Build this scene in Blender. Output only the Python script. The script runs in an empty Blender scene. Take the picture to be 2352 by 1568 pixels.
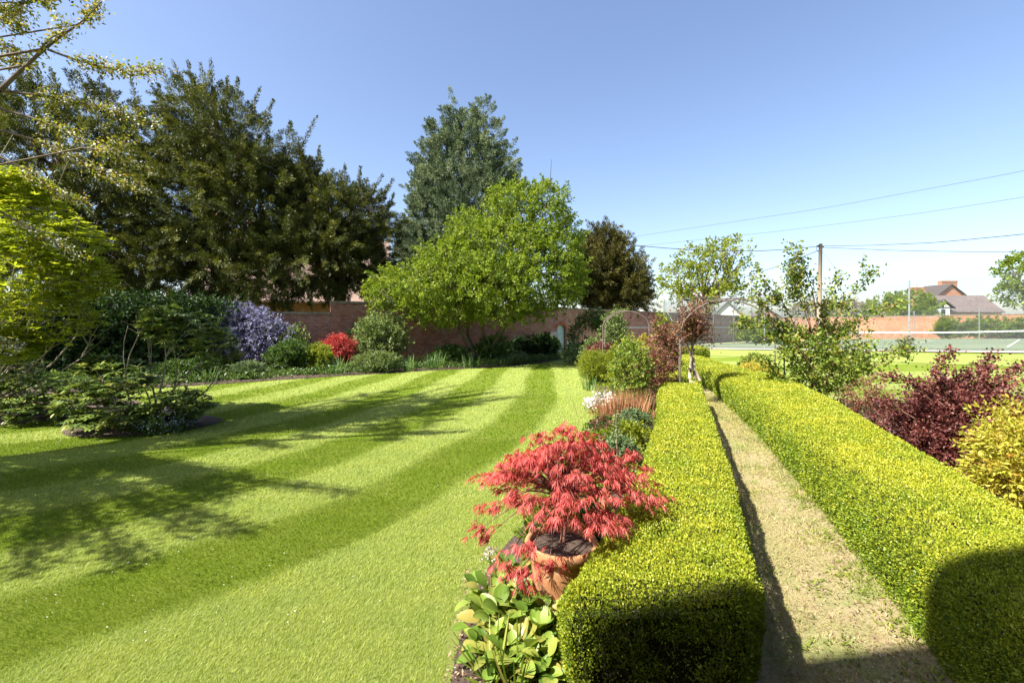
import bpy, math, random
import numpy as np
from mathutils import Vector
rng = np.random.default_rng(7)
random.seed(7)
sc = bpy.context.scene
# ------------------------------------------------------------------ camera
CH = 2.1
F = 1045.0          # focal length in pixels of a 2352 px wide view
cam = bpy.data.cameras.new('camera'); camo = bpy.data.objects.new('camera', cam)
sc.collection.objects.link(camo); sc.camera = camo
camo.location = (0, 0, CH); camo.rotation_euler = (math.radians(90), 0, 0)
cam.sensor_width = 36; cam.lens = 36 * F / 2352; cam.shift_y = -34 / 2352
cam.clip_start = 0.05; cam.clip_end = 6000
# ------------------------------------------------------------------ light
SUN_EL = math.radians(50); SAZ = math.radians(60)
SH = Vector((math.sin(SAZ), math.cos(SAZ), 0))           # direction the shadows fall
S = Vector((-SH.x * math.cos(SUN_EL), -SH.y * math.cos(SUN_EL), math.sin(SUN_EL)))
w = bpy.data.worlds.new('World'); sc.world = w; w.use_nodes = True
nt = w.node_tree; nt.nodes.clear()
sky = nt.nodes.new('ShaderNodeTexSky'); sky.sky_type = 'NISHITA'; sky.sun_disc = False
sky.sun_elevation = SUN_EL; sky.sun_rotation = math.atan2(S.x, S.y)
sky.altitude = 0; sky.air_density = 1.0; sky.dust_density = 1.5; sky.ozone_density = 2.0
bg = nt.nodes.new('ShaderNodeBackground'); bg.inputs[1].default_value = 0.092
ow = nt.nodes.new('ShaderNodeOutputWorld')
tint = nt.nodes.new('ShaderNodeMix'); tint.data_type = 'RGBA'; tint.blend_type = 'MULTIPLY'; tint.inputs[0].default_value = 1
tint.inputs[7].default_value = (1.03, .985, 1.01, 1); nt.links.new(sky.outputs[0], tint.inputs[6]); nt.links.new(tint.outputs[2], bg.inputs[0]); nt.links.new(bg.outputs[0], ow.inputs[0])
sl = bpy.data.lights.new('sun', 'SUN'); sl.energy = 5.0; sl.angle = math.radians(0.5); sl.color = (1, 0.95, 0.86)
so = bpy.data.objects.new('sun', sl); sc.collection.objects.link(so)
so.rotation_euler = S.to_track_quat('Z', 'Y').to_euler(); so.location = (-30, -20, 40)
sc.view_settings.view_transform = 'Standard'; sc.view_settings.look = 'None'
sc.view_settings.exposure = 1.52; sc.view_settings.gamma = 1
sc.render.resolution_x = 1024; sc.render.resolution_y = 682
sc.render.engine = 'CYCLES'; sc.cycles.max_bounces = 8; sc.cycles.transparent_max_bounces = 8

# ------------------------------------------------------------------ helpers: placing
def P(x, y, d): return np.array([(x - 1176) / F * d, d, CH - (y - 750) / F * d])
def smooth(a, b, x):
    t = np.clip((x - a) / (b - a), 0, 1); return t * t * (3 - 2 * t)
CA = (22.7, 26.6); CM = (.758, .652); CW = (-.652, .758)      # court corner, across, along
def court_st(x, y): return (x - CA[0]) * CM[0] + (y - CA[1]) * CM[1], (x - CA[0]) * CW[0] + (y - CA[1]) * CW[1]
def hz(x, y):
    x = np.asarray(x, float); y = np.asarray(y, float)
    s, t = court_st(x, y)
    zc = np.clip(.70 - .026 * t, .2, .95)
    return zc * smooth(-11, -.8, s)
def G(x, y):                                   # ground point below a pixel
    d = F * CH / (y - 750)
    for _ in range(12): d = d * .5 + .5 * F * (CH - float(hz((x - 1176) / F * d, d))) / (y - 750)
    return np.array([(x - 1176) / F * d, d, float(hz((x - 1176) / F * d, d))])

# ------------------------------------------------------------------ helpers: materials
def new_mat(name):
    m = bpy.data.materials.new(name); m.use_nodes = True; t = m.node_tree
    b = t.nodes['Principled BSDF']; return m, t, b
def nd(t, k, **kw):
    n = t.nodes.new(k)
    for a, v in kw.items():
        if hasattr(n, a) and not a.startswith('i_'): setattr(n, a, v)
    return n
def ramp(t, cols, src, interp='LINEAR'):
    r = t.nodes.new('ShaderNodeValToRGB'); r.color_ramp.interpolation = interp
    e = r.color_ramp.elements
    while len(e) < len(cols): e.new(0.5)
    for i, c in enumerate(cols):
        p, col = c if isinstance(c[1], (tuple, list)) else (i / (len(cols) - 1), c)
        e[i].position = p; e[i].color = (*col, 1)
    t.links.new(src, r.inputs[0]); return r
def noise(t, scale, detail=4, rough=.6, vec=None, dist=0):
    n = t.nodes.new('ShaderNodeTexNoise'); n.inputs['Scale'].default_value = scale
    n.inputs['Detail'].default_value = detail; n.inputs['Roughness'].default_value = rough
    n.inputs['Distortion'].default_value = dist
    if vec is not None: t.links.new(vec, n.inputs['Vector'])
    return n
def geo_pos(t):
    return t.nodes.new('ShaderNodeNewGeometry').outputs['Position']
def mixc(t, f, a, b, mode='MIX'):
    m = t.nodes.new('ShaderNodeMix'); m.data_type = 'RGBA'; m.blend_type = mode
    for sck, v in ((0, f), (6, a), (7, b)):
        if isinstance(v, (int, float)): m.inputs[sck].default_value = v
        elif isinstance(v, (tuple, list)): m.inputs[sck].default_value = (*v, 1)
        else: t.links.new(v, m.inputs[sck])
    return m.outputs[2]
def bump(t, b, src, strength=.4, dist=.02):
    n = t.nodes.new('ShaderNodeBump'); n.inputs['Strength'].default_value = strength
    n.inputs['Distance'].default_value = dist
    t.links.new(src, n.inputs['Height']); t.links.new(n.outputs[0], b.inputs['Normal'])
def leaf_mat(name, cols, trans=.35, rough=.5, spec=.35, tcol=None, patch=0.0, pcol=None):
    m, t, b = new_mat(name)
    a = t.nodes.new('ShaderNodeAttribute'); a.attribute_name = 'rnd'
    r = ramp(t, cols, a.outputs['Fac']); col = r.outputs[0]
    nv = noise(t, 2.2, 4, .6, geo_pos(t)); col = mixc(t, .55, col, ramp(t, [(.3, (.62, .74, .62)), (.5, (1, 1, 1)), (.7, (1.28, 1.16, 1.1))], nv.outputs[0]).outputs[0], 'MULTIPLY')
    if patch:
        n = noise(t, 1.3, 3, .6, geo_pos(t)); rr = ramp(t, [(.45, (0, 0, 0)), (.65, (patch,) * 3)], n.outputs[0])
        col = mixc(t, rr.outputs[0], col, pcol)
    t.links.new(col, b.inputs['Base Color'])
    b.inputs['Roughness'].default_value = rough; b.inputs['Specular IOR Level'].default_value = spec
    tr = t.nodes.new('ShaderNodeBsdfTranslucent')
    hs = t.nodes.new('ShaderNodeMix'); hs.data_type = 'RGBA'; hs.blend_type = 'MULTIPLY'; hs.inputs[0].default_value = 1
    t.links.new(col, hs.inputs[6]); hs.inputs[7].default_value = (*(tcol or (1.25, 1.3, .55)), 1)
    t.links.new(hs.outputs[2], tr.inputs[0])
    ms = t.nodes.new('ShaderNodeMixShader'); ms.inputs[0].default_value = trans
    t.links.new(b.outputs[0], ms.inputs[1]); t.links.new(tr.outputs[0], ms.inputs[2])
    t.links.new(ms.outputs[0], t.nodes['Material Output'].inputs[0])
    return m
def plain_mat(name, c1, c2, scale=8, rough=.7, metal=0, bmp=.3, bd=.01, spec=.4, stretch=None):
    m, t, b = new_mat(name); v = geo_pos(t)
    if stretch:
        mp = t.nodes.new('ShaderNodeMapping'); mp.inputs['Scale'].default_value = stretch
        t.links.new(v, mp.inputs[0]); v = mp.outputs[0]
    n = noise(t, scale, 6, .65, v); r = ramp(t, [(.3, c1), (.7, c2)], n.outputs[0])
    t.links.new(r.outputs[0], b.inputs['Base Color']); b.inputs['Roughness'].default_value = rough
    b.inputs['Metallic'].default_value = metal; b.inputs['Specular IOR Level'].default_value = spec
    if bmp: bump(t, b, n.outputs[0], bmp, bd)
    return m
def brick_mat(name, c1, c2, mortar, stain, lime=0.25, bump_s=.5, sc_=1.0, limecol=(.42, .38, .36)):
    m, t, b = new_mat(name)
    uv = t.nodes.new('ShaderNodeUVMap').outputs[0]
    br = t.nodes.new('ShaderNodeTexBrick'); t.links.new(uv, br.inputs[0])
    br.offset = .5; br.inputs['Scale'].default_value = 1
    br.inputs['Brick Width'].default_value = .235 * sc_; br.inputs['Row Height'].default_value = .078 * sc_
    br.inputs['Mortar Size'].default_value = .009 * sc_; br.inputs['Mortar Smooth'].default_value = .3
    br.inputs['Color1'].default_value = (*c1, 1); br.inputs['Color2'].default_value = (*c2, 1)
    br.inputs['Mortar'].default_value = (*mortar, 1); br.inputs['Bias'].default_value = -.1
    n1 = noise(t, .7, 5, .7, uv); r1 = ramp(t, [(.35, stain), (.6, (1, 1, 1))], n1.outputs[0])
    c = mixc(t, .8, br.outputs[0], r1.outputs[0], 'MULTIPLY')
    n2 = noise(t, 2.3, 8, .75, uv, .4); r2 = ramp(t, [(.5, (0, 0, 0)), (.72, (lime, lime, lime))], n2.outputs[0])
    c = mixc(t, r2.outputs[0], c, limecol)
    n3 = noise(t, 9, 3, .5, uv); c = mixc(t, .35, c, ramp(t, [(.3, (.55, .5, .5)), (.7, (1.25, 1.15, 1.1))], n3.outputs[0]).outputs[0], 'MULTIPLY')
    t.links.new(c, b.inputs['Base Color']); b.inputs['Roughness'].default_value = .9
    b.inputs['Specular IOR Level'].default_value = .2
    bump(t, b, br.outputs['Fac'], -bump_s, .008)
    return m

# ------------------------------------------------------------------ helpers: objects
COL = sc.collection
def tag(o, label=None, cat=None, group=None, kind=None):
    if label: o['label'] = label
    if cat: o['category'] = cat
    if group: o['group'] = group
    if kind: o['kind'] = kind
    return o
def thing(name, label, cat, loc, group=None):
    o = bpy.data.objects.new(name, None); COL.objects.link(o); o.location = Vector([float(v) for v in loc])
    o.empty_display_size = .2
    return tag(o, label, cat, group)
def link_mesh(name, me, mat, parent, off=None):
    o = bpy.data.objects.new(name, me); COL.objects.link(o)
    if mat:
        for m in (mat if isinstance(mat, list) else [mat]): me.materials.append(m)
    if parent: o.parent = parent
    elif off is not None: o.location = off
    return o
def wloc(parent):
    v = Vector((0, 0, 0))
    while parent: v = v + Vector(parent.location); parent = parent.parent
    return v
class MB:                                            # polygons of any kind
    def __init__(s): s.v = []; s.f = []; s.uv = []; s.mi = []; s.m = 0
    def poly(s, pts, uvs=None):
        i = len(s.v); s.v += [tuple(float(c) for c in p) for p in pts]; s.f.append(tuple(range(i, i + len(pts))))
        s.uv.append(uvs or [(0, 0)] * len(pts)); s.mi.append(s.m)
    def box(s, c, sx, sy, sz, ax=(1, 0, 0), up=(0, 0, 1)):     # centre, full sizes
        ax = Vector(ax).normalized(); up = Vector(up).normalized(); ay = up.cross(ax).normalized(); c = Vector([float(q) for q in c])
        p = lambda i, j, k: c + ax * (i * sx / 2) + ay * (j * sy / 2) + up * (k * sz / 2)
        for q, (a, b_) in (([(-1, -1, -1), (1, -1, -1), (1, -1, 1), (-1, -1, 1)], (sx, sz)), ([(1, 1, -1), (-1, 1, -1), (-1, 1, 1), (1, 1, 1)], (sx, sz)),
                  ([(-1, 1, -1), (-1, -1, -1), (-1, -1, 1), (-1, 1, 1)], (sy, sz)), ([(1, -1, -1), (1, 1, -1), (1, 1, 1), (1, -1, 1)], (sy, sz)),
                  ([(-1, -1, 1), (1, -1, 1), (1, 1, 1), (-1, 1, 1)], (sx, sy)), ([(-1, 1, -1), (1, 1, -1), (1, -1, -1), (-1, -1, -1)], (sx, sy))):
            s.poly([p(*k) for k in q], [(0, 0), (a, 0), (a, b_), (0, b_)])
    def tube(s, pts, radii, n=6, cap=True):
        pts = [Vector([float(c) for c in p]) for p in pts]
        if isinstance(radii, (int, float)): radii = [radii] * len(pts)
        base = len(s.v); up = Vector((0.13, 0.21, 1)).normalized()
        for i, p in enumerate(pts):
            a = pts[max(i - 1, 0)]; b = pts[min(i + 1, len(pts) - 1)]; d = (b - a).normalized()
            if abs(d.dot(up)) > .97: up = Vector((1, .2, .1)).normalized()
            u = d.cross(up).normalized(); v = d.cross(u)
            for k in range(n):
                t = 2 * math.pi * k / n; s.v.append(tuple(p + (u * math.cos(t) + v * math.sin(t)) * radii[i]))
        for i in range(len(pts) - 1):
            for k in range(n):
                a = base + i * n + k; b = base + i * n + (k + 1) % n
                s.f.append((a, b, b + n, a + n)); s.uv.append([(0, 0)] * 4); s.mi.append(s.m)
        if cap:
            s.f.append(tuple(base + k for k in range(n))); s.uv.append([(0, 0)] * n); s.mi.append(s.m)
            e = base + (len(pts) - 1) * n
            s.f.append(tuple(e + k for k in reversed(range(n)))); s.uv.append([(0, 0)] * n); s.mi.append(s.m)
    def lathe(s, c, prof, n=32):
        base = len(s.v); c = [float(q) for q in c]
        for r, z in prof:
            for k in range(n):
                t = 2 * math.pi * k / n; s.v.append((c[0] + r * math.cos(t), c[1] + r * math.sin(t), c[2] + z))
        for i in range(len(prof) - 1):
            for k in range(n):
                a = base + i * n + k; b = base + i * n + (k + 1) % n
                s.f.append((a, b, b + n, a + n)); s.uv.append([(0, 0)] * 4); s.mi.append(s.m)
    def build(s, name, mat, parent=None, off=None, smooth_=False):
        o_ = wloc(parent) if parent else Vector(off if off is not None else (0, 0, 0))
        me = bpy.data.meshes.new(name)
        me.from_pydata([(a - o_.x, b - o_.y, c - o_.z) for a, b, c in s.v], [], s.f)
        uvl = me.uv_layers.new(name='UVMap')
        flat = [c for u in s.uv for q in u for c in q]; uvl.data.foreach_set('uv', flat)
        me.polygons.foreach_set('material_index', s.mi)
        if smooth_: me.polygons.foreach_set('use_smooth', [True] * len(me.polygons))
        me.update()
        return link_mesh(name, me, mat, parent, o_)
def npmesh(name, V, nper, rnd, mat, parent=None, off=None, smooth_=False):
    """V (n, nper, 3): one polygon per row."""
    o_ = wloc(parent) if parent else Vector(off if off is not None else (0, 0, 0))
    n = len(V); me = bpy.data.meshes.new(name)
    Vf = (V.reshape(-1, 3) - np.array(o_)).astype(np.float32)
    me.vertices.add(n * nper); me.vertices.foreach_set('co', Vf.ravel())
    me.loops.add(n * nper); me.loops.foreach_set('vertex_index', np.arange(n * nper, dtype=np.int32))
    me.polygons.add(n); me.polygons.foreach_set('loop_start', np.arange(0, n * nper, nper, dtype=np.int32))
    me.polygons.foreach_set('loop_total', np.full(n, nper, dtype=np.int32))
    a = me.attributes.new('rnd', 'FLOAT', 'FACE'); a.data.foreach_set('value', np.clip(rnd, 0, 1).astype(np.float32))
    me.update(calc_edges=True)
    return link_mesh(name, me, mat, parent, o_)
def nrm(v): return v / np.maximum(np.linalg.norm(v, axis=-1, keepdims=True), 1e-9)
def rdir(n): return nrm(rng.normal(size=(n, 3)))
class LM:                                            # leaves
    def __init__(s): s.V = []; s.r = []
    def add(s, p, d, L, W, r, curl=.15, flat=.5, widest=.45):
        n = len(p); d = nrm(d); q = nrm(np.cross(d, rdir(n) * (1 - flat) + np.array([0, 0, 1.]) * flat + 1e-6))
        nn = np.cross(q, d); L = np.broadcast_to(L, (n,))[:, None]; W = np.broadcast_to(W, (n,))[:, None]
        m = p + d * L * widest + nn * L * curl * .5
        s.V.append(np.stack([p, m + q * W * .5, p + d * L, m - q * W * .5], 1)); s.r.append(np.broadcast_to(r, (n,)).astype(float))
    def build(s, name, mat, parent=None, off=None):
        return npmesh(name, np.concatenate(s.V), 4, np.concatenate(s.r), mat, parent, off)

# ------------------------------------------------------------------ materials
BARK = plain_mat('bark', (.09, .065, .045), (.2, .15, .11), 14, .9, bmp=.8, bd=.02, stretch=(1, 1, .3))
BARKR = plain_mat('yew bark', (.11, .06, .04), (.2, .12, .08), 10, .9, bmp=.8, bd=.03, stretch=(1, 1, .3))
TWIG = plain_mat('twig', (.16, .11, .07), (.28, .22, .16), 30, .85)
TWIGR = plain_mat('red twig', (.10, .04, .03), (.2, .1, .07), 30, .8)
M_YEW = leaf_mat('yew needles', [(.018, .026, .007), (.075, .088, .017), (.20, .20, .035)], .18, .5, .25)
M_YEWG = leaf_mat('golden yew needles', [(.022, .020, .005), (.075, .070, .014), (.15, .13, .026)], .18, .5, .25)
M_SPR = leaf_mat('blue conifer foliage', [(.040, .065, .030), (.135, .175, .090), (.27, .31, .155)], .12, .6, .2, (1, 1.1, .9))
M_MAY = leaf_mat('bright green leaf', [(.05, .09, .010), (.17, .23, .020), (.30, .36, .040)], .4, .5, .3)
M_LIME = leaf_mat('lime leaf', [(.09, .12, .012), (.22, .26, .022), (.34, .36, .045)], .45, .5, .3)
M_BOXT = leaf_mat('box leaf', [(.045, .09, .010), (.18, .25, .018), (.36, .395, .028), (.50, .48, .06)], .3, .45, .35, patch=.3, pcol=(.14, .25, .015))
M_MID = leaf_mat('mid green leaf', [(.02, .05, .012), (.06, .11, .02), (.12, .18, .04)], .3, .45, .35)
M_DARK = leaf_mat('dark ivy leaf', [(.012, .026, .008), (.028, .058, .016), (.06, .11, .028)], .2, .55, .2)
M_CREAM = leaf_mat('pale green leaf', [(.05, .09, .03), (.15, .20, .06), (.27, .31, .12)], .3, .5, .35)
M_GREY = leaf_mat('grey green leaf', [(.05, .09, .04), (.13, .19, .08), (.25, .31, .15)], .25, .6, .3)
M_RHO = leaf_mat('rhododendron leaf', [(.04, .075, .018), (.10, .16, .035), (.19, .25, .05), (.30, .28, .06)], .22, .38, .5)
M_YELM = leaf_mat('yellow green young leaf', [(.10, .15, .012), (.34, .39, .035), (.55, .57, .08)], .55, .45, .35, (1.2, 1.2, .5))
M_CHER = leaf_mat('cherry leaf', [(.07, .11, .015), (.22, .25, .03), (.30, .20, .06), (.40, .38, .07)], .45, .5, .3)
M_RED = leaf_mat('red maple leaf', [(.20, .026, .024), (.45, .075, .065), (.60, .18, .14)], .35, .5, .3, (1.3, .6, .6))
M_PUR = leaf_mat('purple berberis leaf', [(.05, .016, .014), (.15, .045, .04), (.33, .14, .11)], .25, .45, .35, (1.3, .7, .7))
M_ORA = leaf_mat('golden spiraea leaf', [(.20, .24, .02), (.40, .41, .045), (.54, .50, .08), (.52, .25, .07)], .4, .5, .3, (1.2, 1.0, .5))
M_ROSE = leaf_mat('rose leaf', [(.03, .07, .012), (.13, .20, .025), (.27, .33, .05), (.30, .20, .07)], .35, .5, .35)
M_BRON = leaf_mat('bronze leaf', [(.04, .02, .012), (.15, .06, .04), (.28, .12, .08), (.16, .19, .04)], .3, .45, .4, (1.2, .9, .6))
M_BLUE = leaf_mat('violet blue blossom', [(.06, .08, .04), (.11, .13, .07), (.21, .20, .34), (.34, .33, .50), (.50, .48, .60)], .25, .6, .2, (1, 1, 1.2))
M_WHT = leaf_mat('white petal', [(.55, .52, .48), (.78, .76, .74), (.85, .84, .82)], .3, .6, .2, (1, 1, 1))
M_PINKW = leaf_mat('blush petal', [(.55, .42, .42), (.75, .62, .62), (.8, .74, .74)], .3, .6, .2, (1, .9, .9))
M_FMN = leaf_mat('pale blue petal', [(.25, .35, .55), (.4, .5, .7), (.6, .65, .75)], .25, .6, .2, (1, 1, 1))
M_DRY = leaf_mat('dry stalk', [(.16, .07, .03), (.34, .16, .08), (.48, .28, .15)], .1, .8, .1)
M_BERG = leaf_mat('leathery leaf', [(.06, .12, .015), (.15, .24, .03), (.26, .34, .06), (.30, .25, .06)], .28, .42, .4, patch=.4, pcol=(.10, .19, .03))
M_IRIS = leaf_mat('sword leaf', [(.05, .12, .04), (.13, .22, .07), (.24, .34, .12)], .3, .4, .4)
M_SWY = leaf_mat('yellow striped sword leaf', [(.25, .28, .05), (.42, .45, .12), (.5, .52, .2)], .3, .4, .4)
M_DRYGR = leaf_mat('dry grass blade', [(.13, .19, .03), (.32, .30, .11), (.52, .44, .23)], .25, .7, .2)

# ------------------------------------------------------------------ ground
LAWN_EDGE = [(-.30, 1.0), (-.33, 2.3), (-.44, 3.1), (-.36, 3.7), (0.10, 4.7), (.55, 5.7), (1.2, 7.3), (1.85, 10.2), (2.5, 13), (2.85, 15.7), (3.3, 19), (3.6, 22.5), (3.9, 26), (4.1, 30)]
BEDL = [(-16, 12.8), (-11.2, 16.2), (-7.7, 19.0), (-3.8, 21.8), (-.5, 23.6), (1.6, 26.2), (3.9, 30.2)]
HL_L = [(.20, 2.50), (.36, 2.72), (.80, 3.65), (1.45, 5.07), (2.55, 7.93), (3.74, 11.66)]
HL_R = [(1.36, 2.42), (1.52, 2.8), (2.24, 4.6), (3.10, 6.9), (4.13, 9.7), (4.86, 11.66)]
HR_L = [(2.22, 1.8), (2.55, 2.74), (3.37, 5.0), (4.42, 8.1), (5.28, 11.0), (5.72, 12.5), (6.25, 14.3)]
HR_R = [(3.35, 1.8), (3.86, 3.2), (4.97, 5.8), (6.0, 8.1), (7.2, 11.2), (7.9, 14.3)]
def pl_interp(pl, n):
    pl = np.array(pl, float); d = np.r_[0, np.cumsum(np.linalg.norm(np.diff(pl[:, :2], axis=0), axis=1))]
    t = np.linspace(0, d[-1], n); return np.stack([np.interp(t, d, pl[:, k]) for k in range(pl.shape[1])], 1)
def smooth_pl(pl, n, k=2):
    q = pl_interp(pl, n)
    for _ in range(k * max(1, n // 12)): q[1:-1] = .25 * q[:-2] + .5 * q[1:-1] + .25 * q[2:]
    return q
def pl_dist(x, y, pl):                              # signed distance to a polyline (positive left)
    pl = np.array(pl); best = np.full(x.shape, 1e9); sg = np.zeros(x.shape)
    for a, b in zip(pl[:-1], pl[1:]):
        d = b - a; L2 = (d ** 2).sum(); t = np.clip(((x - a[0]) * d[0] + (y - a[1]) * d[1]) / L2, 0, 1)
        ex = x - a[0] - t * d[0]; ey = y - a[1] - t * d[1]; q = np.hypot(ex, ey)
        s_ = np.sign(d[0] * (y - a[1]) - d[1] * (x - a[0])); m = q < best; best[m] = q[m]; sg[m] = s_[m]
    return best * sg
STR = smooth_pl([(-9, -.8), (-6.3, 1.7), (-4.2, 3.3), (-2.52, 4.57), (-1.75, 6.18), (-.67, 9.14), (.1, 12.2), (.5, 16.9), (.9, 22), (1.2, 30)], 60)
def stripe_of(x, y):                                # 0 light .. 1 dark, mown bands following the border edge, their sheen put into colour
    s, t = court_st(x, y)
    d = pl_dist(x, y, STR); wob = .05 * np.sin(x * 1.7 + y * .9)
    v = np.sin((d + wob) / 1.12 * math.pi + math.pi)
    left = smooth(-.4, .4, v) * (1 - smooth(-1.3, -1.0, -(-d)) * 0) * (d > -1.15)
    v2 = np.sin((t * .55 + s + .05 * np.sin(x)) / 2.3 * math.pi)
    right = smooth(-.4, .4, v2)
    onright = smooth(1.5, 2.5, pl_dist(x, y, [(3, 2), (8, 15), (10, 30)]) * -1)
    return left * (1 - onright) + right * onright
def grid_mesh(name, xs, ys, off, attr, mat):
    X, Y = np.meshgrid(xs, ys); Z = hz(X, Y) + off; nx, ny = len(xs), len(ys)
    me = bpy.data.meshes.new(name); V = np.stack([X, Y, Z], -1).reshape(-1, 3)
    i = np.arange(nx * ny).reshape(ny, nx)
    Fq = np.stack([i[:-1, :-1], i[:-1, 1:], i[1:, 1:], i[1:, :-1]], -1).reshape(-1, 4)
    me.vertices.add(len(V)); me.vertices.foreach_set('co', V.astype(np.float32).ravel())
    me.loops.add(Fq.size); me.loops.foreach_set('vertex_index', Fq.astype(np.int32).ravel())
    me.polygons.add(len(Fq)); me.polygons.foreach_set('loop_start', np.arange(0, Fq.size, 4, dtype=np.int32))
    me.polygons.foreach_set('loop_total', np.full(len(Fq), 4, dtype=np.int32))
    if attr is not None:
        a = me.attributes.new('stripe', 'FLOAT', 'POINT'); a.data.foreach_set('value', attr(X, Y).astype(np.float32).ravel())
    me.polygons.foreach_set('use_smooth', [True] * len(Fq)); me.update(calc_edges=True)
    return link_mesh(name, me, mat, None)
def lawn_mat():
    m, t, b = new_mat('mown grass'); p = geo_pos(t)
    a = t.nodes.new('ShaderNodeAttribute'); a.attribute_name = 'stripe'
    n1 = noise(t, 40, 6, .75, p); n2 = noise(t, 1.1, 5, .6, p); n3 = noise(t, 300, 3, .7, p)
    lt = ramp(t, [(.3, (.19, .25, .05)), (.7, (.33, .385, .11))], n1.outputs[0]).outputs[0]
    dk = ramp(t, [(.3, (.10, .16, .010)), (.7, (.185, .25, .022))], n1.outputs[0]).outputs[0]
    c = mixc(t, a.outputs['Fac'], lt, dk)  # light and dark of the leaning blades, mixed in as colour
    c = mixc(t, ramp(t, [(.4, (0, 0, 0)), (.75, (.45, .45, .45))], n2.outputs[0]).outputs[0], c, (.26, .28, .075))
    c = mixc(t, .7, c, ramp(t, [(.25, (.45, .5, .4)), (.7, (1.25, 1.2, 1.1))], n3.outputs[0]).outputs[0], 'MULTIPLY')
    t.links.new(c, b.inputs['Base Color']); b.inputs['Roughness'].default_value = .85; b.inputs['Specular IOR Level'].default_value = .1
    bump(t, b, n3.outputs[0], .9, .02)
    return m
M_LAWN = lawn_mat()
M_FIELD = plain_mat('rough field', (.08, .11, .03), (.16, .19, .06), .5, .9)
big = np.r_[-2500, -900, -300, -120, np.arange(-60, 90, 4), 120, 300, 900, 2500]
bigy = np.r_[-900, -300, -100, np.arange(-40, 100, 4), 140, 300, 900, 2500]
tag(grid_mesh('ground', big, bigy, -.12, None, M_FIELD), kind='structure')
tag(grid_mesh('lawn', np.arange(-26, 30, .22), np.arange(-3, 48, .22), 0, stripe_of, M_LAWN), kind='structure')
def strip(name, L, R, off, mat, n=60, k=6, jag=0):
    A = smooth_pl(L, n, 1); B = smooth_pl(R, n, 1); mb = MB()
    if jag: A = A + rng.normal(size=A.shape) * jag; B = B + rng.normal(size=B.shape) * jag
    def pt(i, j):
        q = A[i] * (1 - j / k) + B[i] * j / k; return (q[0], q[1], float(hz(q[0], q[1])) + off)
    for i in range(n - 1):
        for j in range(k): mb.poly([pt(i, j), pt(i, j + 1), pt(i + 1, j + 1), pt(i + 1, j)])
    return tag(mb.build(name, mat), kind='structure')
def soil_mat():
    m, t, b = new_mat('garden soil'); p = geo_pos(t); n = noise(t, 28, 8, .75, p); n2 = noise(t, 3, 4, .6, p)
    c = ramp(t, [(.3, (.045, .028, .018)), (.55, (.13, .085, .06)), (.75, (.25, .18, .13))], n.outputs[0]).outputs[0]
    c = mixc(t, .5, c, ramp(t, [(.3, (.6, .6, .6)), (.7, (1.2, 1.2, 1.2))], n2.outputs[0]).outputs[0], 'MULTIPLY')
    t.links.new(c, b.inputs['Base Color']); b.inputs['Roughness'].default_value = .95; bump(t, b, n.outputs[0], 1, .05); return m
M_SOIL = soil_mat()
def path_mat():
    m, t, b = new_mat('worn dry grass'); p = geo_pos(t); n = noise(t, 35, 8, .75, p); n2 = noise(t, 1.6, 5, .65, p, .5); n3 = noise(t, 4, 4, .6, p)
    c = ramp(t, [(.25, (.15, .11, .05)), (.5, (.31, .25, .125)), (.75, (.46, .39, .235))], n.outputs[0]).outputs[0]
    c = mixc(t, ramp(t, [(.50, (0, 0, 0)), (.62, (.6, .6, .6))], n2.outputs[0]).outputs[0], c, (.16, .22, .04))
    c = mixc(t, ramp(t, [(.58, (0, 0, 0)), (.7, (.7, .7, .7))], n3.outputs[0]).outputs[0], c, (.27, .16, .10))
    t.links.new(c, b.inputs['Base Color']); b.inputs['Roughness'].default_value = .95; bump(t, b, n.outputs[0], .8, .03); return m
M_PATH = path_mat()
strip('flower_border', LAWN_EDGE, [(1.2, 1.0), (1.3, 2.5), (1.0, 3.5), (1.2, 4.2), (2.0, 6.2), (3.0, 8.6), (4.3, 11.7), (4.8, 14), (6, 18), (8, 24), (9, 28), (9.5, 33)], .012, M_SOIL, 80, 10, .012)
strip('wall_border', BEDL, [(-23, 17.6), (-16, 21.5), (-10, 24.8), (-4, 28.1), (.5, 30.8), (3, 32.4), (5, 33.4)], .016, M_SOIL, 60, 8, .03)
strip('path', [(.9, .5), (1.0, 2.0), (1.8, 4.6), (2.8, 6.9), (3.8, 9.7), (4.6, 11.66), (5.3, 14), (6.5, 20)], [(2.4, .5), (2.6, 2.2), (3.5, 5.0), (4.55, 8.1), (5.4, 11.0), (6.3, 14.3), (7.8, 20)], .024, M_PATH, 70, 6)
strip('right_border', [(4.0, .5), (4.6, 3), (5.7, 5.8), (6.7, 8.1), (7.8, 11.2), (8.3, 14.3), (9.6, 20)], [(7.5, .5), (8.2, 4), (8.3, 7), (8.8, 10), (8.9, 12.5), (9.2, 15), (10.2, 20)], .016, M_SOIL, 50, 8, .03)
_a = np.linspace(0, 2 * math.pi, 40)
def island(name, cx, cy, rx, ry, off):
    mb = MB(); pts = [(cx + rx * math.cos(t) * (1 + .06 * math.sin(3 * t)), cy + ry * math.sin(t)) for t in _a[:-1]]
    for i in range(39):
        a = pts[i]; b = pts[(i + 1) % 39]; mb.poly([(cx, cy, off + .03), (*a, off), (*b, off)])
    return tag(mb.build(name, M_SOIL), kind='structure')
island('island_border', -7.85, 9.7, 1.45, 1.1, .02)
island('shade_border', -12.0, 11.3, 2.3, 1.9, .022)
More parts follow.
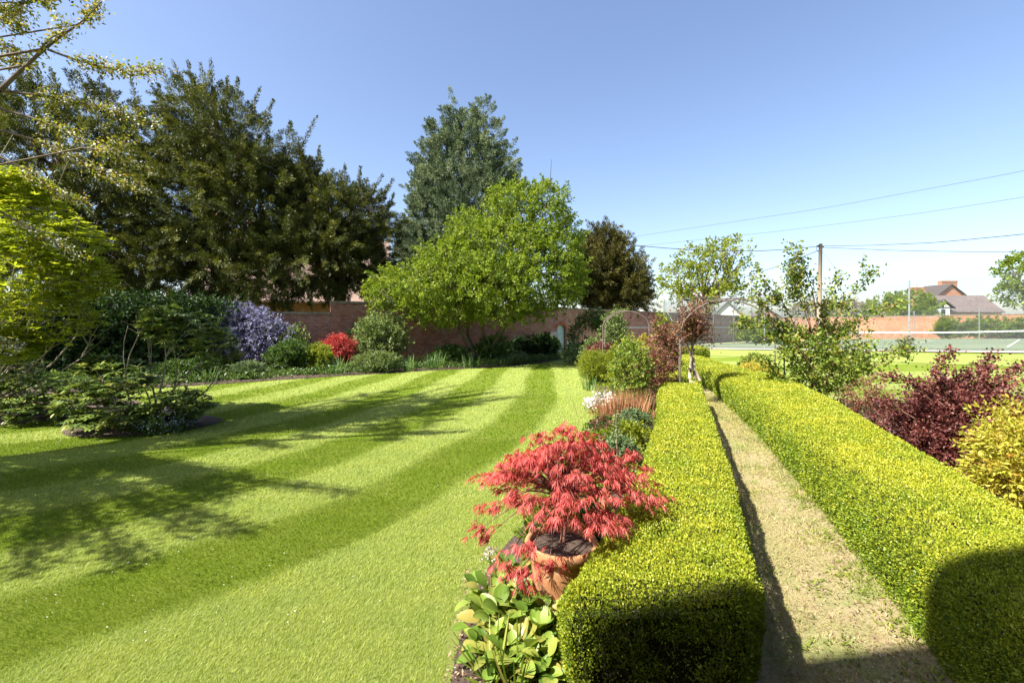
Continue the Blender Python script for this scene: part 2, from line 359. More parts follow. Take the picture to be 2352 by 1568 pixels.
# grass blades ----------------------------------------------------
def in_front(x, y, m=1.06): return (np.abs(x) < 1.13 * y * m + 2.2)
def lawn_mask(x, y):
    e = pl_dist(x, y, LAWN_EDGE); ok = (e > .01)
    ok &= pl_dist(x, y, BEDL) < -.02
    ok &= (((x + 7.85) / 1.43) ** 2 + ((y - 9.7) / 1.08) ** 2 > 1) & (((x + 12) / 2.3) ** 2 + ((y - 11.3) / 1.9) ** 2 > 1)
    return ok
def blades(x, y, h, wd, lean, rnd):
    n = len(x); z = hz(x, y); base = np.stack([x, y, z], 1); a = rng.uniform(0, 2 * math.pi, n)
    sd = np.stack([np.cos(a), np.sin(a), np.zeros(n)], 1) * wd[:, None] * .5
    tip = base + np.stack([lean[:, 0], lean[:, 1], np.ones(n)], 1) * h[:, None]
    return np.stack([base - sd, base + sd, tip], 1), rnd
M_BLADE = leaf_mat('grass blade', [(.08, .145, .008), (.17, .24, .014), (.29, .35, .055), (.42, .46, .14)], .35, .6, .25)
VV, RR = [], []
for y0, y1, dens, hh, ww in ((2.3, 3.6, 16000, .020, .0034), (3.6, 5.5, 9000, .022, .005), (5.5, 8.5, 3600, .025, .008), (8.5, 14, 900, .032, .014), (14, 26, 260, .034, .026)):
    X0, X1 = -1.2 * y1 - 2.3, 4.2; n = int(dens * (X1 - X0) * (y1 - y0))
    x = rng.uniform(X0, X1, n); y = rng.uniform(y0, y1, n); k = in_front(x, y) & lawn_mask(x, y); x, y = x[k], y[k]; n = len(x)
    st = stripe_of(x, y); ln = (st * 2 - 1)[:, None] * np.array([[.5, .75]]) * -1.0
    lean = ln * .7 + rng.normal(size=(n, 2)) * .45
    v, r = blades(x, y, hh * rng.uniform(.5, 1.2, n), ww * rng.uniform(.7, 1.3, n), lean, np.clip((1 - st) * .28 + rng.normal(size=n) * .22 + .33, 0, 1))
    VV.append(v); RR.append(r)
tag(npmesh('grass', np.concatenate(VV), 3, np.concatenate(RR), M_BLADE), 'short mown lawn grass in light and dark curved bands', 'grass', kind='stuff')
VV, RR = [], []
PL_, PR_ = smooth_pl([(1.3, 1.2), (1.36, 2.0), (2.1, 4.6), (3.0, 6.9), (4.0, 9.7), (4.8, 11.66), (5.3, 14)], 60, 1), smooth_pl([(2.3, 1.2), (2.6, 2.2), (3.5, 5.0), (4.55, 8.1), (5.4, 11.0), (6.3, 14.3)], 60, 1)
n = 62000; i = (rng.uniform(0, 1, n) ** 1.7 * 58.9); i0 = i.astype(int); f = (i - i0)[:, None]; u = rng.uniform(.02, .98, n)[:, None]
Aq = PL_[i0] * (1 - f) + PL_[i0 + 1] * f; Bq = PR_[i0] * (1 - f) + PR_[i0 + 1] * f; q = Aq * (1 - u) + Bq * u
patchy = np.sin(q[:, 0] * 5 + np.sin(q[:, 1] * 2.1) * 2) * np.sin(q[:, 1] * 3.3) ; kk = rng.uniform(-1.1, 1, n) < patchy + .2; q = q[kk]; n = len(q)
sc_ = np.clip(q[:, 1] / 4, .8, 2.5); edge = np.abs(u[kk][:, 0] - .5) * 2
v, r = blades(q[:, 0], q[:, 1], .03 * rng.uniform(.5, 1.6, n) * (1 + edge * .3), .0045 * sc_, rng.normal(size=(n, 2)) * .9, np.clip(.62 + rng.normal(size=n) * .22 - .3 * (edge > .8) - .25 * (rng.uniform(size=n) < .2), 0, 1))
v[:, :, 2] += .024
tag(npmesh('dry_grass', v, 3, r, M_DRYGR), 'sparse dry tufts of grass on the worn path between the box hedges', 'grass', kind='stuff')
lmw = LM()
for k in range(150):
    y_ = 2.5 + 9 * rng.uniform() ** 1.3; x_ = 2.42 + (y_ - 2.5) * .375 + rng.normal() * (.06 if k % 3 else .28) - (.0 if k % 3 else .35); m_ = rng.integers(6, 26)
    b = np.repeat(np.array([[x_, y_, .035]]), m_, 0) + rng.normal(size=(m_, 3)) * [.07, .06, .003]; d = rng.normal(size=(m_, 3)); d[:, 2] = rng.uniform(.0, .6, m_); lmw.add(b, d, .06 * rng.uniform(.3, 1.2, m_), .012, rng.uniform(.2, .9, m_), flat=.8)
tag(lmw.build('weeds', M_MAY), 'flat green weeds and tufts growing in the dry path', 'weeds', kind='stuff')
n = 2600; y_ = 2.4 + 9 * rng.uniform(size=n) ** 1.6; side = rng.uniform(size=n); x_ = 1.33 + (y_ - 2.4) * .43 + side ** .5 * (1.0 - .0 * y_) + rng.normal(size=n) * .05
soilx = -.40 + rng.uniform(0, .5, n); pick = rng.uniform(size=n) < .25; x_[pick] = soilx[pick]; y_[pick] = 2.5 + 1.4 * rng.uniform(size=pick.sum())
lml = LM(); dl = rng.normal(size=(n, 3)); dl[:, 2] = np.abs(dl[:, 2]) * .2; lml.add(np.c_[x_, y_, np.full(n, .034)], dl, .022 * rng.uniform(.4, 1.6, n), .013, rng.uniform(size=n), flat=.9)
tag(lml.build('leaf_litter', leaf_mat('dead leaf', [(.05, .03, .02), (.17, .09, .05), (.30, .20, .12), (.45, .38, .30)], .1, .8, .2)), 'dry clippings and dead leaves scattered on the path and bare soil', 'leaf litter', kind='stuff')
# daisies
n = 700; y = 3 + 16 * rng.uniform(size=n) ** 1.3; x = rng.uniform(-1.15, .1, n) * y; k = lawn_mask(x, y) & (rng.uniform(size=n) < smooth(.5, -.6, np.sin(x * .7 + y * .3)) * .9 + .12); x, y = x[k], y[k]; n = len(x)
s_ = .006 * np.clip(y / 6, .8, 1.8) * rng.uniform(.6, 1.2, n); V = []
for a in range(6): V.append(np.stack([x + s_ * math.cos(a * math.pi / 3), y + s_ * math.sin(a * math.pi / 3), hz(x, y) + .034], 1))
tag(npmesh('daisies', np.stack(V, 1), 6, rng.uniform(size=n), M_WHT), 'tiny white daisies and fallen petals speckling the lawn', 'flowers', kind='stuff')

# ------------------------------------------------------------------ plants
def curve_pts(a, b, bend, n=6):
    a = np.array(a, float); b = np.array(b, float); L = np.linalg.norm(b - a); off = rng.normal(size=3) * L * bend
    return [a + (b - a) * t + off * math.sin(math.pi * t) for t in np.linspace(0, 1, n)]
def lob(xp, yp, d, rx, ry, rz=None):                # crown lobe from its place in the view and true distance
    k = d / F; return (P(xp, yp, d), np.array([rx * k, rz if rz else rx * k, ry * k]))
def sprays(lm, lobes, n, plen, spread, kleaf, L, W, up=.3, droop=.0, inner=.6, zmin=None, ldir=.8, bias=0, wt=None, clump=.6, flat=.3):
    ar = np.array([(r[0] * r[1] * r[2]) ** (2 / 3) for c, r in lobes]); ar /= ar.sum()
    idx = rng.choice(len(lobes), n, p=ar); C = np.array([lobes[i][0] for i in idx]); R = np.array([lobes[i][1] for i in idx])
    d = rdir(n); rad = rng.uniform(inner, 1, n)[:, None]; p0 = C + R * d * rad
    if zmin is not None: k = p0[:, 2] > zmin; p0, d, C, R = p0[k], d[k], C[k], R[k]; n = len(p0)
    ax = nrm(nrm(d / np.maximum(R, .01) * R.mean()) * (1 - up) + np.array([0, 0, up]) + rng.normal(size=(n, 3)) * .22 + np.array([0, 0, -droop * .5]))
    ln = plen * rng.uniform(.55, 1.25, n); base_r = rng.uniform(size=n)
    t = rng.uniform(0, 1, (n, kleaf)) ** .9; rd = nrm(rng.normal(size=(n, kleaf, 3)))
    rr = spread * (1 - t * .85) * rng.uniform(.1, 1, (n, kleaf))
    pos = p0[:, None] + ax[:, None] * (ln[:, None] * t)[..., None] + rd * rr[..., None]
    pos[..., 2] -= droop * (t ** 2) * ln[:, None] * .6
    dr = ax[:, None] * .7 + rd * ldir; dr[..., 2] -= droop
    m = n * kleaf; r = (base_r[:, None] * clump + rng.uniform(size=(n, kleaf)) * (1 - clump)).ravel()
    lm.add(pos.reshape(m, 3), dr.reshape(m, 3), L * rng.uniform(.6, 1.3, m), W * rng.uniform(.7, 1.2, m), r, flat=flat)
    return p0, ax, ln
def limbs(mb, base, top, r0, lobes, n, rl, start=.3, bend=.08, wig=.03, sub=0):
    tr = curve_pts(base, top, wig, 9); k = len(tr)
    mb.tube(tr, [r0 * (1.25 - .3 * i) if i < 1 else r0 * (1 - .8 * i / (k - 1)) for i in range(k)], 8)
    for j in range(n):
        c, r = lobes[j % len(lobes)]; e = c + r * rdir(1)[0] * rng.uniform(.35, .85)
        s = tr[min(k - 2, int((start + (1 - start) * rng.uniform(0, .8)) * k))]
        pts = curve_pts(s, e, bend, 6); mb.tube(pts, [rl * (1 - .8 * i / 5) for i in range(6)], 5, False)
        for _ in range(sub):
            a = pts[rng.integers(2, 5)]; e2 = a + (e - s) * .25 + rng.normal(size=3) * r * .3
            mb.tube(curve_pts(a, e2, .1, 4), [rl * .35, rl * .28, rl * .2, rl * .1], 4, False)
def tree(name, label, base, top, r0, lobes, mat, bark, nsp, plen, spread, kl, L, W, nl=14, rl=.08, group=None, sub=1, cat='tree', start=.3, bend=.08, **kw):
    t = thing(name, label, cat, base, group)
    mb = MB(); limbs(mb, base, top, r0, lobes, nl, rl, start=start, bend=bend, sub=sub); mb.build('trunk', bark, t, smooth_=True)
    lm = LM(); sprays(lm, lobes, nsp, plen, spread, kl, L, W, **kw); lm.build('crown', mat, t)
    return t

# --- yews behind the wall
def z0(b): return (b[0], b[1], float(hz(b[0], b[1])) - .05)
YG = 'dark yews behind the garden wall'
yk = dict(up=.42, droop=.32, inner=.62, clump=.65, ldir=.55)
lb = [lob(-40, 420, 24, 190, 190, 4), lob(90, 330, 25, 130, 130, 3), lob(170, 430, 25, 170, 170, 4), lob(285, 345, 26, 55, 85, 2), lob(150, 560, 25, 230, 120, 4.5), lob(210, 270, 26, 45, 70, 1.5), lob(60, 250, 25, 50, 60, 1.5), lob(120, 660, 24.5, 260, 55, 3), lob(330, 650, 25.5, 150, 60, 3), lob(330, 520, 26, 110, 160, 3.5), lob(345, 330, 26.5, 34, 60, 1.5)]
tree('yew_tree', 'dark spreading yew with ragged shoots, farthest left behind the ivy covered wall', z0((-24, 25.5)), P(130, 260, 25), .5, lb, M_YEW, BARKR, 1900, 1.25, .32, 190, .15, .038, nl=34, rl=.14, group=YG, **yk)
lb = [lob(480, 330, 27, 62, 140, 3), lob(445, 275, 27, 38, 80, 2), lob(555, 370, 27, 90, 120, 3.5), lob(500, 500, 27, 190, 170, 4.5), lob(610, 480, 27, 105, 130, 4), lob(420, 620, 26, 150, 90, 3.5), lob(600, 610, 26.5, 160, 85, 4), lob(650, 410, 27, 45, 70, 2), lob(400, 420, 27, 90, 130, 3)]
tree('yew_tree', 'tallest dark yew with pointed top, left of the blue conifer', z0((-17.3, 27)), P(490, 200, 27), .6, lb, M_YEW, BARKR, 2300, 1.25, .32, 190, .15, .038, nl=40, rl=.15, group=YG, **yk)
lb = [lob(735, 490, 28, 80, 75, 3), lob(800, 535, 28, 75, 100, 3), lob(720, 590, 27, 130, 85, 3.5), lob(850, 490, 28, 38, 50, 1.5), lob(810, 620, 28, 70, 60, 2), lob(690, 430, 28, 35, 60, 1.6), lob(880, 560, 28.5, 28, 70, 1.5)]
tree('yew_tree', 'lower dark yew nearest the blue conifer, leaning right over the wall', z0((-11.2, 28.5)), P(760, 450, 28), .4, lb, M_YEW, BARKR, 1300, 1.1, .30, 180, .14, .036, nl=26, rl=.12, group=YG, **yk)
# single shoots that break the outline
def shoots(o_label_parent, pts, L, W, mat, n=70, sp=.16):
    lm = LM(); mb = MB()
    for a, b, d in pts:
        p = P(*a, d); q = P(*b, d); m = n; t = rng.uniform(0, 1, m); rd = rdir(m)
        pos = p + (q - p) * t[:, None] + rd * (sp * (1.1 - t) * rng.uniform(.2, 1, m))[:, None]
        lm.add(pos, (q - p) / np.linalg.norm(q - p) * .8 + rd * .7, L * rng.uniform(.6, 1.2, m), W, rng.uniform(size=m))
        mb.tube([p, (p + q) / 2, q], [.03, .02, .008], 4)
    for o in o_label_parent.children:
        pass
    lm.build('foliage', mat, o_label_parent); mb.build('twigs', BARKR, o_label_parent)
yews = [o for o in bpy.data.objects if o.name.startswith('yew_tree')]
shoots(yews[0], [((150, 240), (115, 155), 25), ((215, 250), (180, 168), 26), ((240, 240), (198, 170), 26), ((320, 270), (300, 178), 26), ((290, 270), (238, 195), 26), ((370, 260), (365, 195), 26), ((60, 230), (45, 150), 25), ((90, 230), (85, 165), 25)], .17, .05, M_YEW, 230, .30)
shoots(yews[1], [((490, 240), (485, 138), 27), ((450, 240), (432, 140), 27), ((450, 260), (396, 138), 27), ((420, 240), (394, 165), 27), ((540, 260), (546, 180), 27), ((560, 290), (598, 203), 27), ((590, 310), (628, 230), 27), ((680, 360), (727, 268), 27), ((665, 320), (668, 280), 27), ((480, 250), (460, 145), 27), ((520, 250), (522, 175), 27)], .17, .05, M_YEW, 230, .30)
shoots(yews[2], [((830, 470), (880, 402), 28), ((860, 490), (903, 412), 28), ((790, 450), (792, 378), 28), ((820, 450), (828, 385), 28), ((870, 520), (905, 445), 28), ((730, 420), (733, 335), 28)], .17, .05, M_YEW, 230, .30)
# --- golden yew right of the big green tree
lb = [lob(1380, 600, 44, 62, 70, 2.8), lob(1400, 640, 44, 80, 75, 3.5), lob(1350, 640, 43, 60, 75, 3), lob(1440, 660, 44, 48, 50, 2.2), lob(1390, 560, 44, 32, 32, 1.3), lob(1420, 690, 43, 70, 30, 3)]
t = tree('yew_tree', 'olive brown yew behind the wall, right of the bright green tree', z0((9, 44)), P(1390, 570, 44), .4, lb, M_YEWG, BARKR, 1500, 1.3, .34, 90, .24, .07, nl=22, rl=.14, up=.4, droop=.1, inner=.4, clump=.55)
shoots(t, [((1440, 620), (1466, 585), 44), ((1460, 650), (1492, 625), 44), ((1470, 670), (1500, 650), 44), ((1370, 570), (1372, 528), 44), ((1400, 570), (1408, 528), 44), ((1430, 600), (1436, 545), 44), ((1475, 690), (1502, 684), 44)], .2, .08, M_YEWG, 130, .35)
# --- blue conifer
lb = [lob(1042, 262, 37, 13, 34, .8), lob(1112, 266, 37, 14, 28, .8), lob(1075, 305, 37, 42, 40, 1.6), lob(1015, 318, 37, 26, 38, 1.4), lob(1128, 320, 37, 24, 32, 1.4), lob(1070, 370, 37, 78, 52, 3), lob(1000, 385, 37, 34, 45, 2), lob(1150, 385, 37, 28, 40, 2), lob(1065, 440, 37, 105, 55, 3.8), lob(985, 455, 37, 32, 45, 2.2), lob(1165, 440, 37, 28, 40, 2), lob(1060, 510, 37, 118, 60, 4.4), lob(1050, 580, 37, 125, 60, 4.8), lob(965, 600, 36.5, 42, 60, 3), lob(1050, 650, 37, 125, 60, 4.8), lob(958, 680, 36.5, 50, 45, 3), lob(945, 560, 36.5, 26, 36, 2), lob(940, 640, 36.5, 34, 36, 2)]
t = tree('blue_conifer', 'tall blue grey conifer between the dark yews and the bright green tree', z0((-4, 37.3)), P(1060, 290, 37), .5, lb, M_SPR, BARK, 1700, 1.05, .36, 210, .13, .055, nl=20, rl=.12, up=.3, droop=.0, inner=.84, clump=.7, flat=.1, ldir=.9)
lm = LM(); sprays(lm, lb, 900, 1.0, .4, 120, .16, .07, up=.3, inner=.3); lm.build('crown', M_SPR, t)
# --- big green tree in the wall border
lb = [lob(1135, 580, 25.2, 105, 78, 3.4), lob(1230, 500, 25.6, 75, 70, 2), lob(1180, 470, 25.6, 60, 45, 1.6), lob(990, 655, 24.4, 95, 50, 3), lob(1025, 605, 24.6, 62, 52, 2), lob(1075, 540, 24.9, 42, 48, 1.6), lob(1130, 650, 24, 120, 65, 3.2), lob(1240, 620, 25.2, 90, 110, 3), lob(920, 660, 24.4, 70, 42, 1.8), lob(1010, 705, 24.4, 85, 34, 2.4), lob(1150, 705, 24.4, 80, 30, 2.4), lob(1290, 560, 25.6, 45, 60, 1.5), lob(1260, 450, 25.6, 45, 25.2, 1.2), lob(880, 680, 24.4, 35, 30, 1), lob(1300, 640, 25.2, 40, 60, 1.6)]
bt = np.array([(1118 - 1176) / F * 25.4, 25.4, 0.])
t = thing('deciduous_tree', 'wide bright green tree with forked leaning trunks in front of the garden wall', 'tree', bt)
mb = MB()
for i, (a, b, c) in enumerate((((1112, 828), (1150, 760), (1200, 640)), ((1105, 826), (1060, 760), (1000, 680)), ((1118, 826), (1108, 740), (1100, 600)), ((1100, 828), (1075, 770), (1060, 600)), ((1120, 828), (1165, 740), (1240, 560)))):
    q = P(*a, bt[1]); q[2] = bt[2] - .05; m_ = P(*b, bt[1] - .2 + .2 * i); e = P(*c, 24.6 + .3 * i); r = .2 if i < 2 else .14
    mb.tube([q, q * .55 + m_ * .45 + rng.normal(size=3) * .05, m_, m_ * .5 + e * .5 + rng.normal(size=3) * .2, e], [r, r * .85, r * .7, r * .5, r * .2], 8)
    for _ in range(9):
        L_ = lb[rng.integers(len(lb))]; e2 = L_[0] + L_[1] * rdir(1)[0] * .7; s = m_ * .4 + e * .6
        pts = curve_pts(s, e2, .1, 6); mb.tube(pts, [r * .35, r * .3, r * .24, r * .18, r * .12, r * .05], 5, False)
        for _ in range(3):
            a2 = pts[rng.integers(2, 6)]; mb.tube(curve_pts(a2, a2 + rng.normal(size=3) * .9 + np.array([0, 0, .2]), .1, 4), [.025, .02, .015, .008], 4, False)
mb.build('trunk', BARK, t, smooth_=True)
lm = LM(); sprays(lm, lb, 3900, .55, .24, 28, .125, .085, up=.15, droop=.12, inner=.62, clump=.6, ldir=1.1); lm.build('crown', M_MAY, t)
# --- far tree with open crown
def open_tree(name, label, base, lobes, mat, leafL, nsp, kl, r0, fork, group=None):
    t = thing(name, label, 'tree', base, group); mb = MB(); b = np.array(base, float); f_ = np.array(fork)
    mb.tube([b, b * .5 + f_ * .5, f_], [r0, r0 * .8, r0 * .7], 8)
    for c, r in lobes:
        for _ in range(3):
            pts = curve_pts(f_, c + r * rdir(1)[0] * .5, .09, 7); mb.tube(pts, [r0 * .42 * (1 - .8 * i / 6) for i in range(7)], 5, False)
            for _ in range(4):
                a = pts[rng.integers(3, 7)]; mb.tube(curve_pts(a, a + rng.normal(size=3) * r * .5, .12, 4), [r0 * .1, r0 * .08, r0 * .05, r0 * .03], 4, False)
    mb.build('trunk', BARK, t); lm = LM(); sprays(lm, lobes, nsp, leafL * 3.2, leafL * 1.7, kl, leafL, leafL * .75, up=.2, inner=.72, clump=.6); lm.build('crown', mat, t); return t
FL = [lob(1595, 600, 78, 40, 30, 2.6), lob(1650, 585, 78, 42, 28, 2.8), lob(1690, 570, 78, 26, 18, 1.8), lob(1560, 635, 78, 45, 26, 3), lob(1635, 640, 77, 45, 28, 3), lob(1700, 615, 78, 32, 22, 2.4), lob(1545, 675, 78, 35, 20, 2.4), lob(1600, 690, 77, 45, 25, 3), lob(1680, 680, 78, 45, 22, 3)]
open_tree('maple_tree', 'distant tree with open yellow green spring crown showing its limbs, beyond the court wall', z0((33.5, 78)), FL, M_LIME, .42, 520, 16, .55, P(1625, 700, 78))
open_tree('maple_tree', 'yellow green tree cut by the right edge of the picture, beyond the far wall', z0((67, 56)), [lob(2345, 630, 56, 38, 34, 2), lob(2335, 670, 56, 26, 20, 1.6), lob(2390, 620, 56, 60, 50, 3), lob(2370, 680, 56, 50, 22, 2.6)], M_MAY, .3, 330, 16, .4, P(2385, 690, 56))
tree('hawthorn_bush', 'rounded olive green bush above the far sunlit wall, left of the brown roofed house', z0((56, 68)), P(2075, 700, 68), .2, [lob(2035, 705, 68, 38, 24, 2.4), lob(2090, 700, 68, 42, 26, 2.6), lob(2125, 708, 68, 28, 18, 2), lob(2060, 722, 68, 65, 14, 3)], M_MAY, BARK, 420, .9, .35, 20, .34, .2, nl=10, rl=.08, cat='bush')
for k, (x_, y_, w_, h_, d_) in enumerate(((1960, 712, 45, 16, 120), (1870, 715, 50, 22, 110))):
    tree('far_tree', ['hazy brownish tree crown just above the far wall, left of the olive bush', 'hazy grey tree crown behind the telegraph pole'][k], z0(P(x_, 750, d_)), P(x_, y_, d_), .3, [lob(x_, y_, d_, w_, h_, 4), lob(x_ + 20, y_ + 4, d_, w_ * .7, h_ * .7, 4)], leaf_mat('hazy twigs', [(.13, .11, .07), (.2, .17, .11), (.26, .24, .16)], .2), BARK, 300, 1.2, .5, 12, .5, .3, nl=6, rl=.1)

# --- generic shrub, placed on the ground point below (x, yb)
def blob_lobes(c, wx, wy, h, n=6, zb=.15):
    out = []
    for i in range(n):
        a = rng.uniform(0, 2 * math.pi); q = rng.uniform(.1, .6)
        s = rng.uniform(.38, .6); cz = rng.uniform(zb + s * .5, 1 - s * .55)
        out.append((np.array([c[0] + wx / 2 * q * math.cos(a), c[1] + wy / 2 * q * math.sin(a), c[2] + h * cz]), np.array([wx / 2 * s * 1.25, wy / 2 * s * 1.25, h * s * .75])))
    out.append((np.array([c[0], c[1], c[2] + h * .5]), np.array([wx * .36, wy * .36, h * .42])))
    return out
def shrub(name, label, cat, x, yb, wpx, hpx, mat, L, W=None, d=None, stem=TWIG, dens=1.6, group=None, up=.3, droop=.05, depth=None, plen=None, spread=None, nst=7, zb=.12, n=6, clump=.5, inner=.55, extra=None, part='foliage', rst=.012, flat=.3):
    if d is None: g = G(x, yb)
    else: g = np.array([(x - 1176) / F * d, d, 0.]); g[2] = float(hz(g[0], g[1]))
    dd = g[1]; wx = wpx * dd / F; top = CH - (yb - hpx - 750) / F * dd if d is None else CH - (yb - 750) / F * dd
    h = (top - g[2]); wy = depth or wx * .9; W = W or L * .55
    t = thing(name, label, cat, g, group); lobes = blob_lobes(g, wx, wy, h, n, zb)
    if nst:
        mb = MB()
        for i in range(nst):
            c, r = lobes[i % len(lobes)]; b = g + np.array([rng.normal() * .06 * wx, rng.normal() * .06 * wx, 0]); e = c + r * rdir(1)[0] * .7
            pts = curve_pts(b, e, .07, 6); mb.tube(pts, [rst * (1.3 - i_ * .2) for i_ in range(6)], 5, False)
            for _ in range(2):
                a = pts[rng.integers(2, 5)]; mb.tube(curve_pts(a, a + (e - b) * .3 + rng.normal(size=3) * wx * .12, .08, 4), [rst * .6, rst * .5, rst * .4, rst * .2], 4, False)
        mb.build('stem', stem, t)
    plen = plen or max(.12, min(wx, h) * .16); spread = spread or plen * .4
    area = 2.2 * (wx * h + wx * wy * .6 + wy * h); kl = 14; nn = int(max(12, dens * area / (L * W * .5) / kl))
    lm = LM(); sprays(lm, lobes, nn, plen, spread, kl, L, W, up=up, droop=droop, inner=inner, clump=clump, zmin=g[2] + .02, flat=flat); lm.build(part, mat, t)
    return t, g, lobes, wx, h
def flowers(t, pts, size, mat, per=7, name='flower', spread=.03, rlo=0):
    lm = LM(); pts = np.array(pts); n = len(pts)
    p = np.repeat(pts, per, 0) + rng.normal(size=(n * per, 3)) * spread
    lm.add(p, rdir(n * per) + np.array([0, 0, .3]), size * rng.uniform(.7, 1.2, n * per), size * .9, rng.uniform(rlo, 1, n * per)); lm.build(name, mat, t)
def on_lobes(lobes, n, r=1.02, up=False):
    out = []
    for _ in range(n):
        c, q = lobes[rng.integers(len(lobes))]; d = rdir(1)[0]
        if up: d[2] = abs(d[2])
        out.append(c + q * d * r)
    return out
def big_leaf(V, R, p, d, up, L, W, r, prof, cup=.15, bendd=.3, nseg=5):
    """append quads of a broad leaf: prof gives half width along the leaf"""
    d = d / np.linalg.norm(d); s = np.cross(d, up); s /= np.linalg.norm(s) + 1e-9; u = np.cross(s, d)
    rows = []
    for i in range(nseg + 1):
        t = i / nseg; hw = W / 2 * np.interp(t, np.linspace(0, 1, len(prof)), prof)
        c = p + d * L * t - u * L * bendd * t * t
        rows.append((c - s * hw + u * cup * hw * 1.2, c - s * hw * .5 + u * cup * hw * .25, c, c + s * hw * .5 + u * cup * hw * .25, c + s * hw + u * cup * hw * 1.2))
    for i in range(nseg):
        for j in range(4): V.append((rows[i][j], rows[i][j + 1], rows[i + 1][j + 1], rows[i + 1][j])); R.append(r)
def sword(name, label, x, yb, n, h, w_, mat, spreadm=.2, lean=.35, group=None, g=None, cat='iris'):
    if g is None: g = G(x, yb)
    t = thing(name, label, cat, g, group); V, R = [], []
    for i in range(n):
        a = rng.uniform(0, 2 * math.pi); q = rng.uniform(0, 1) ** .6; b = g + np.array([math.cos(a), math.sin(a), 0]) * spreadm * q * .6
        b[2] = g[2]; ln = np.array([math.cos(a), math.sin(a), 0]) * lean * rng.uniform(.2, 1); d = np.array([0, 0, 1.]) + ln
        hh = h * rng.uniform(.6, 1.1); big_leaf(V, R, b, d, np.array([math.cos(a + rng.normal() * .8), math.sin(a), .02]), hh, w_, rng.uniform(), [.8, 1, .95, .8, .5, .05], .12, -.0 + rng.uniform(-.05, .25) * -1, 4)
    npmesh('foliage', np.array(V), 4, np.array(R), mat, t); return t

